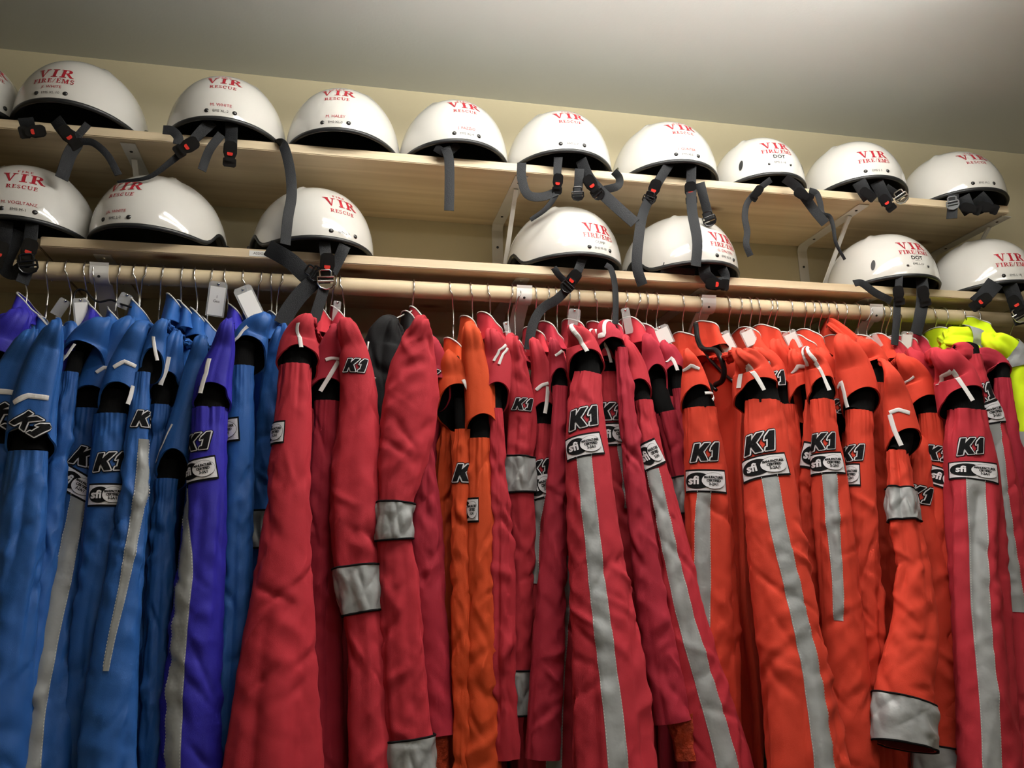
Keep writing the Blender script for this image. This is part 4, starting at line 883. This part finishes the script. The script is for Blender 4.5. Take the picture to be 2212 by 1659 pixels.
suit('orange-red suit with logo on a flap tucked behind, over a black gap', F_V, (1742, 716), [(1776, 770, 24), (1800, 840, 30), (1818, 918, 32)], [(1836, 940, 18), (1842, 1050, 24), (1850, 1300, 30), (1865, 1710, 36)], Y=1.285, capk1=(1806, 876, 30, -12), **kw)
suit('orange-red suit with broad draped shoulder and upright white-edged tab', F_V, (1802, 728), [(1822, 745, 34), (1844, 800, 42), (1866, 868, 44)], [(1856, 900, 30), (1858, 1000, 33), (1864, 1150, 36), (1872, 1400, 42), (1884, 1730, 48)], Y=1.235, Y1=1.2, trim=[([(1810, 840), (1818, 826), (1824, 850)], 8), ([(1824, 852), (1828, 868), (1832, 882)], 8)], k1=[(1838, 978, 32, 8)], sfi=[(1830, 1026, 56, 50, 0)], hem=.02, **kw)
suit('orange-red suit with short open cuff flap showing black lining, upper right', F_V, (1858, 728), [(1862, 745, 24), (1882, 775, 34), (1892, 802, 36)], [(1890, 838, 20), (1898, 950, 26), (1908, 1100, 30), (1918, 1400, 34), (1930, 1710, 40)], Y=1.275, trim=[([(1844, 760), (1852, 775), (1860, 795)], 7)], **kw)
suit('orange-red suit with white box trim, silver arm band and turned-up silver cuff', F_V, None, [(1920, 800, 20), (1938, 870, 32), (1958, 955, 42)], [(1938, 985, 22), (1945, 1045, 29), (1952, 1120, 33), (1972, 1220, 38), (1976, 1350, 52), (1955, 1480, 66), (1953, 1570, 73), (1955, 1612, 73)], Y=1.21, Y1=1.13, bands=[(1052, 1122), (1502, 1610)], trim=[([(1922, 892), (1940, 885), (1965, 892)], 9), ([(1922, 896), (1932, 930), (1946, 962)], 9)], cr=30, openend=True, sh=(1900, 760), **kw)
suit('orange-red suit hanging behind the cuffed one, its broad cuff at the bottom edge', F_V, None, None, [(1985, 960, 26), (1990, 1100, 34), (2010, 1250, 52), (2035, 1400, 66), (2048, 1560, 78), (2052, 1730, 84)], Y=1.25, Y1=1.2, k1=[(1985, 1070, 36, -8)], bands=[(1612, 1730)], cr=24, **kw)
suit('orange-red suit with white-edged rounded flap and patch left of the big crimson one', F_V, (1896, 726), [(1950, 780, 24), (1978, 825, 38), (2004, 882, 42)], [(2010, 905, 24), (2020, 980, 30), (2028, 1060, 33), (2040, 1250, 36), (2058, 1500, 42), (2070, 1710, 46)], Y=1.245, Y1=1.2, trim=[([(1950, 850), (1954, 825), (1974, 812)], 7)], k1=[(2026, 978, 32, -8)], sfi=[(2040, 1032, 74, 46, -18)], stripe=[([(2052, 1065), (2064, 1200), (2078, 1340), (2088, 1450)], 16)], **kw)
suit('crimson suit with white strip on its flap, tucked behind the orange-red one at right', F_C, (1905, 732), [(1972, 768, 22), (1998, 815, 30), (2018, 858, 30)], [(2030, 880, 14), (2040, 1000, 20), (2060, 1300, 26)], Y=1.28, trim=[([(1990, 795), (1997, 820), (2005, 848)], 10)], group=None)
kw = dict(group='crimson suits at the right end of the rod')
suit('large crimson suit at right with full logo and straight level patch', F_C, (1916, 734), [(2030, 772, 34), (2062, 812, 48), (2086, 866, 54)], [(2090, 898, 42), (2094, 960, 54), (2103, 1030, 60), (2110, 1180, 62), (2120, 1380, 66), (2142, 1730, 76)], Y=1.19, Y1=1.14, trim=[([(2024, 832), (2034, 812), (2054, 800)], 9), ([(2056, 800), (2078, 830), (2100, 864)], 10)], k1=[(2098, 966, 34, 4)], sfi=[(2106, 1018, 112, 46, -2)], stripe=[([(2108, 1045), (2112, 1160), (2118, 1290), (2128, 1420), (2138, 1540), (2146, 1690)], 40, 36)], cr=22, **kw)
suit('crimson suit at right, higher patch half behind the large one', F_C, (1940, 728), [(2060, 768, 26), (2084, 770, 32), (2096, 776, 32)], [(2098, 778, 22), (2112, 840, 30), (2128, 900, 40), (2146, 1000, 46), (2168, 1180, 58), (2192, 1400, 70), (2215, 1720, 84)], Y=1.24, Y1=1.16, k1=[(2122, 850, 34, 10)], sfi=[(2134, 892, 96, 52, 8)], stripe=[([(2148, 930), (2160, 1050), (2176, 1180), (2196, 1320)], 30, 36)], **kw)
suit('last crimson suit before the yellow jackets, flap over a black gap', F_C2, (1966, 724), [(2105, 775, 26), (2138, 788, 34), (2164, 808, 36)], [(2166, 828, 18), (2178, 940, 26), (2200, 1100, 36), (2240, 1500, 50)], Y=1.27, **kw)
# ------------------------------------------------------------------ hi-vis jackets
def hivis(label, col, rows, Y, bands):
    root = suit(label, F_Y, col, None, rows, Y=Y, bands=None, what='safety_jacket', cat='jacket', group='yellow jackets at the right end', hx=.03, gath=0, cr=18, noct=False, sh=(rows[0][0], rows[0][1]), ch=.05)
    return root
Hv = []
for lb, cl, rw, Y in (('left hi-vis yellow jacket peeking over the last crimson suit', (2030, 712), [(2050, 738, 38), (2105, 752, 42), (2150, 820, 42), (2172, 940, 42), (2185, 1200, 46)], 1.34),
                      ('tall-collared hi-vis yellow jacket at the right edge with grey shoulder band', (2092, 690), [(2140, 740, 34), (2178, 765, 38), (2200, 830, 44), (2212, 920, 48), (2225, 1050, 52), (2240, 1300, 60)], 1.29)):
    r = hivis(lb, cl, rw, Y, None); s = Cloth(rw, Y, Y-.02, 77, .05, 10, .62)
    th = np.linspace(-math.pi, math.pi, 56, endpoint=False)
    for f0, f1 in ((.07, .14), (.40, .47)):
        m = MB(); m.grid([s.P(t*s.L+0*th, th, off=.004*np.ones(56)) for t in np.linspace(f0, f1, 8)], closev=True); m.build('reflective_band', M_REFL, r, smooth=True)

# fleece cuffs showing under two crimson sleeves
for rows, Y, lb in (([(936, 1575, 34), (938, 1640, 34), (940, 1730, 36)], 1.25, 'orange fleece sleeve end hanging out of a crimson cuff, left'), ([(1468, 1545, 34), (1482, 1600, 32), (1486, 1640, 32)], 1.19, 'orange fleece sleeve end hanging out of a crimson cuff beside the long stripe')):
    s = Cloth(rows, Y, Y, 9, .05, 6, .6); t = thing('fleece_sleeve', lb, 'sleeve', s.C[0], 'fleece sleeve ends'); s.mesh().build('cuff', F_FL, t, smooth=True)

# ------------------------------------------------------------------ hangers
M_WIRE = mat('steel_wire', (.62, .60, .57), .25, metal=1)
M_CLEAR = mat('clear_plastic', (.7, .71, .71), .08, spec=.8, alpha=.3)
HK = [(45, 640), (98, 636), (142, 668), (180, 680), (200, 690), (253, 660), (290, 665), (308, 652), (347, 655), (390, 642), (420, 655), (453, 690), (486, 680), (527, 665), (560, 675), (585, 688), (605, 684), (706, 665), (722, 670), (738, 668), (894, 675), (976, 690), (1020, 690), (1058, 684), (1106, 715), (1122, 715), (1160, 720), (1185, 700), (1205, 695), (1232, 698), (1253, 702), (1290, 700), (1327, 705), (1355, 690), (1383, 695), (1402, 710), (1424, 715), (1480, 725), (1518, 705), (1580, 725), (1605, 720), (1627, 720), (1645, 710), (1670, 720), (1682, 725), (1715, 725), (1745, 720), (1762, 725), (1778, 730), (1795, 735), (1814, 730), (1833, 735), (1862, 735), (1886, 740), (1915, 740), (1928, 745), (1950, 735), (2000, 715), (2027, 708), (2052, 715), (2092, 700), (2122, 725), (2196, 770)]
rng = np.random.RandomState(4)
def hanger(x, ybot, i):
    fr = at(x, 600+.055*x, RY-RR-.002); zb = min(at(x, ybot, RY)[2]-.012, 1.875)
    dx = rng.uniform(-.006, .006); X = fr[0]; r = RR+.0028
    t = thing('clothes_hanger', HL[i], 'hanger', (X, RY, zb), 'metal hangers on the rod')
    pts = [(X-dx*.6, RY+r*math.cos(rad(a)), RZ+.001+r*math.sin(rad(a))) for a in np.linspace(-48, 195, 16)]
    pts += [(X+dx*.2, RY-r*.93, RZ-.012), (X+dx*.6, RY-r*.45, RZ-.026), (X+dx, RY-.001, RZ-.040), (X+dx*1.1, RY, RZ-.055)]
    n = 4
    for k in range(1, n+1): pts.append((X+dx*1.1, RY, RZ-.055+(zb-(RZ-.055))*k/n))
    MB().tube(smooth_path(pts, 3), .0015, 8).build('hook', M_WIRE, t, smooth=True)
    X2 = X+dx
    arm = [(X2, RY-.13, zb-.135), (X2, RY-.08, zb-.10), (X2, RY-.02, zb-.052), (X2, RY, zb-.045), (X2, RY+.02, zb-.052), (X2, RY+.08, zb-.10), (X2, RY+.13, zb-.135)]
    MB().tube([(X2, RY, zb-.045), (X2, RY, zb)], .002, 8).build('stem', M_WIRE, t, smooth=True)
    MB().tube(smooth_path(arm, 5), .0035, 8).build('shoulder_bar', M_PLAS, t, smooth=True)
def ordinal(k):
    return ['first', 'second', 'third', 'fourth', 'fifth', 'sixth', 'seventh', 'eighth', 'ninth', 'tenth', 'eleventh', 'twelfth', 'thirteenth', 'fourteenth', 'fifteenth', 'sixteenth', 'seventeenth', 'eighteenth'][k]
ZN = [(0, 213, 'left of the leftmost rod bracket'), (213, 640, 'over the blue suits past the leftmost bracket'), (640, 930, 'over the red suits beside the black jacket'), (930, 1132, 'over the orange suits before the second bracket'), (1132, 1535, 'between the second and third rod brackets'), (1535, 1905, 'between the third and rightmost rod brackets'), (1905, 2300, 'right of the rightmost rod bracket')]
HL = []; cnt = {}
for x, y in HK:
    for a, b, nm in ZN:
        if a <= x < b:
            k = cnt.get(nm, 0); cnt[nm] = k+1; HL.append('steel hanger hook, %s %s' % (ordinal(k), nm)); break
for i, (x, y) in enumerate(HK): hanger(x, y, i)

def tube_thing(nm, lb, cat, pts, r, m, Y):
    P = interp_path(pts, Y); t = thing(nm, lb, cat, P[0]); MB().tube(smooth_path(P, 8), r, 12).build('frame', m, t, smooth=True)
tube_thing('folding_hanger', 'thick black plastic hanger arm curling out of the open orange-red collar', 'hanger', [(1503, 700, 1.5), (1508, 735, 1.47), (1520, 754, 1.44), (1545, 757, 1.42), (1558, 775, 1.4), (1564, 800, 1.4), (1560, 822, 1.41), (1545, 832, 1.43)], .0055, M_PLAS, 1.45)
tube_thing('wire_hanger', 'bare dark wire hanger arching above the blue collars at left', 'hanger', [(163, 664, 1.5), (160, 640, 1.5), (168, 626, 1.5), (185, 628, 1.5), (200, 645, 1.5), (215, 652, 1.5), (240, 648, 1.5), (262, 657, 1.5), (285, 664, 1.5)], .0019, M_PLAS, 1.5)

# ------------------------------------------------------------------ name tags in clear sleeves
def name_tag(px, py, w, h, ang, lb, paper=True, Y=1.5, turn=0, text=None):
    c = at(px, py, Y); A = axes_at(c, ang); sd, dn, fr = A
    if turn: q = rad(turn); sd, fr = sd*math.cos(q)+fr*math.sin(q), fr*math.cos(q)-sd*math.sin(q); A = (sd, dn, fr)
    mp = mpp(c); w, h = w*mp/2, h*mp/2; t = thing('name_tag', lb, 'tag', c, 'clear name tags hung on the hangers')
    m = MB(); r = w*.25; o = [(-w, -h+r), (-w+r, -h), (w-r, -h), (w, -h+r), (w, h), (-w, h)]
    extr(m, o, c, A, -.0006, .0006); m.build('clear_sleeve', M_CLEAR, t)
    if paper:
        m = MB(); extr(m, [(-w*.82, -h*.7), (w*.82, -h*.7), (w*.82, h*.93), (-w*.82, h*.93)], c, A, -.0002, .0009); m.build('paper_card', M_LABEL, t)
        if text:
            for i, s_ in enumerate(text):
                V, F = font_mesh(s_, .0052); m = MB(); m.add(np.array([c-sd*v[0]-dn*(v[1]-.008*i+.004)+fr*.0012 for v in V]), F); m.build('lettering', M_BLKTXT, t)
    m = MB(); m.tube([c-dn*h*.86-fr*.001, c-dn*h*.86+fr*.002], .0022, 12); m.build('eyelet', M_CHROME, t, smooth=True)
TG = [(468, 646, 38, 76, -4, 'upright white name tag hanging from a hook over the blue suits', True, 0, ['1', 'Gus']), (542, 662, 42, 92, 28, 'slanted clear name tag with white card, right of the upright one', True, 20, None),
      (131, 664, 26, 40, -25, 'small clear tag sleeve above the blue suits, leftmost of them', False, 30, None), (176, 675, 34, 62, 10, 'clear tag sleeve beneath the arched wire hanger', True, 25, None), (268, 650, 26, 34, -20, 'clear tag sleeve above the indigo collar', False, 20, None),
      (688, 668, 14, 60, 5, 'narrow clear tag sleeve beside the first crimson collar', False, 60, None), (727, 672, 18, 44, -4, 'clear tag sleeve between two crimson collars at left', False, 30, None),
      (1099, 722, 18, 56, 14, 'clear tag sleeve left of the middle rod bracket', False, 50, None), (1240, 690, 26, 46, -6, 'rounded clear tag sleeve over the centre crimson collars', False, 10, None), (1355, 693, 20, 56, 8, 'tall clear tag sleeve over a crimson collar right of centre', False, 30, None),
      (1432, 725, 40, 44, 20, 'clear tag with pale card beside the first orange-red collar', True, 20, None), (1568, 738, 34, 44, 22, 'clear tag with pale card left of a black collar', True, 20, None), (1618, 728, 30, 40, 20, 'clear tag with pale card inside an open black collar', True, 20, None),
      (1712, 735, 30, 44, 20, 'clear tag with pale card before the broad draped shoulders', True, 15, None), (1888, 738, 26, 32, 22, 'clear tag sleeve left of the right rod bracket', False, 20, None), (1958, 738, 24, 44, -12, 'small tag with pinkish white card near the yellow jackets', True, 15, None)]
for a in TG: name_tag(a[0], a[1], a[2], a[3], a[4], a[5], a[6], 1.5, a[7], a[8])
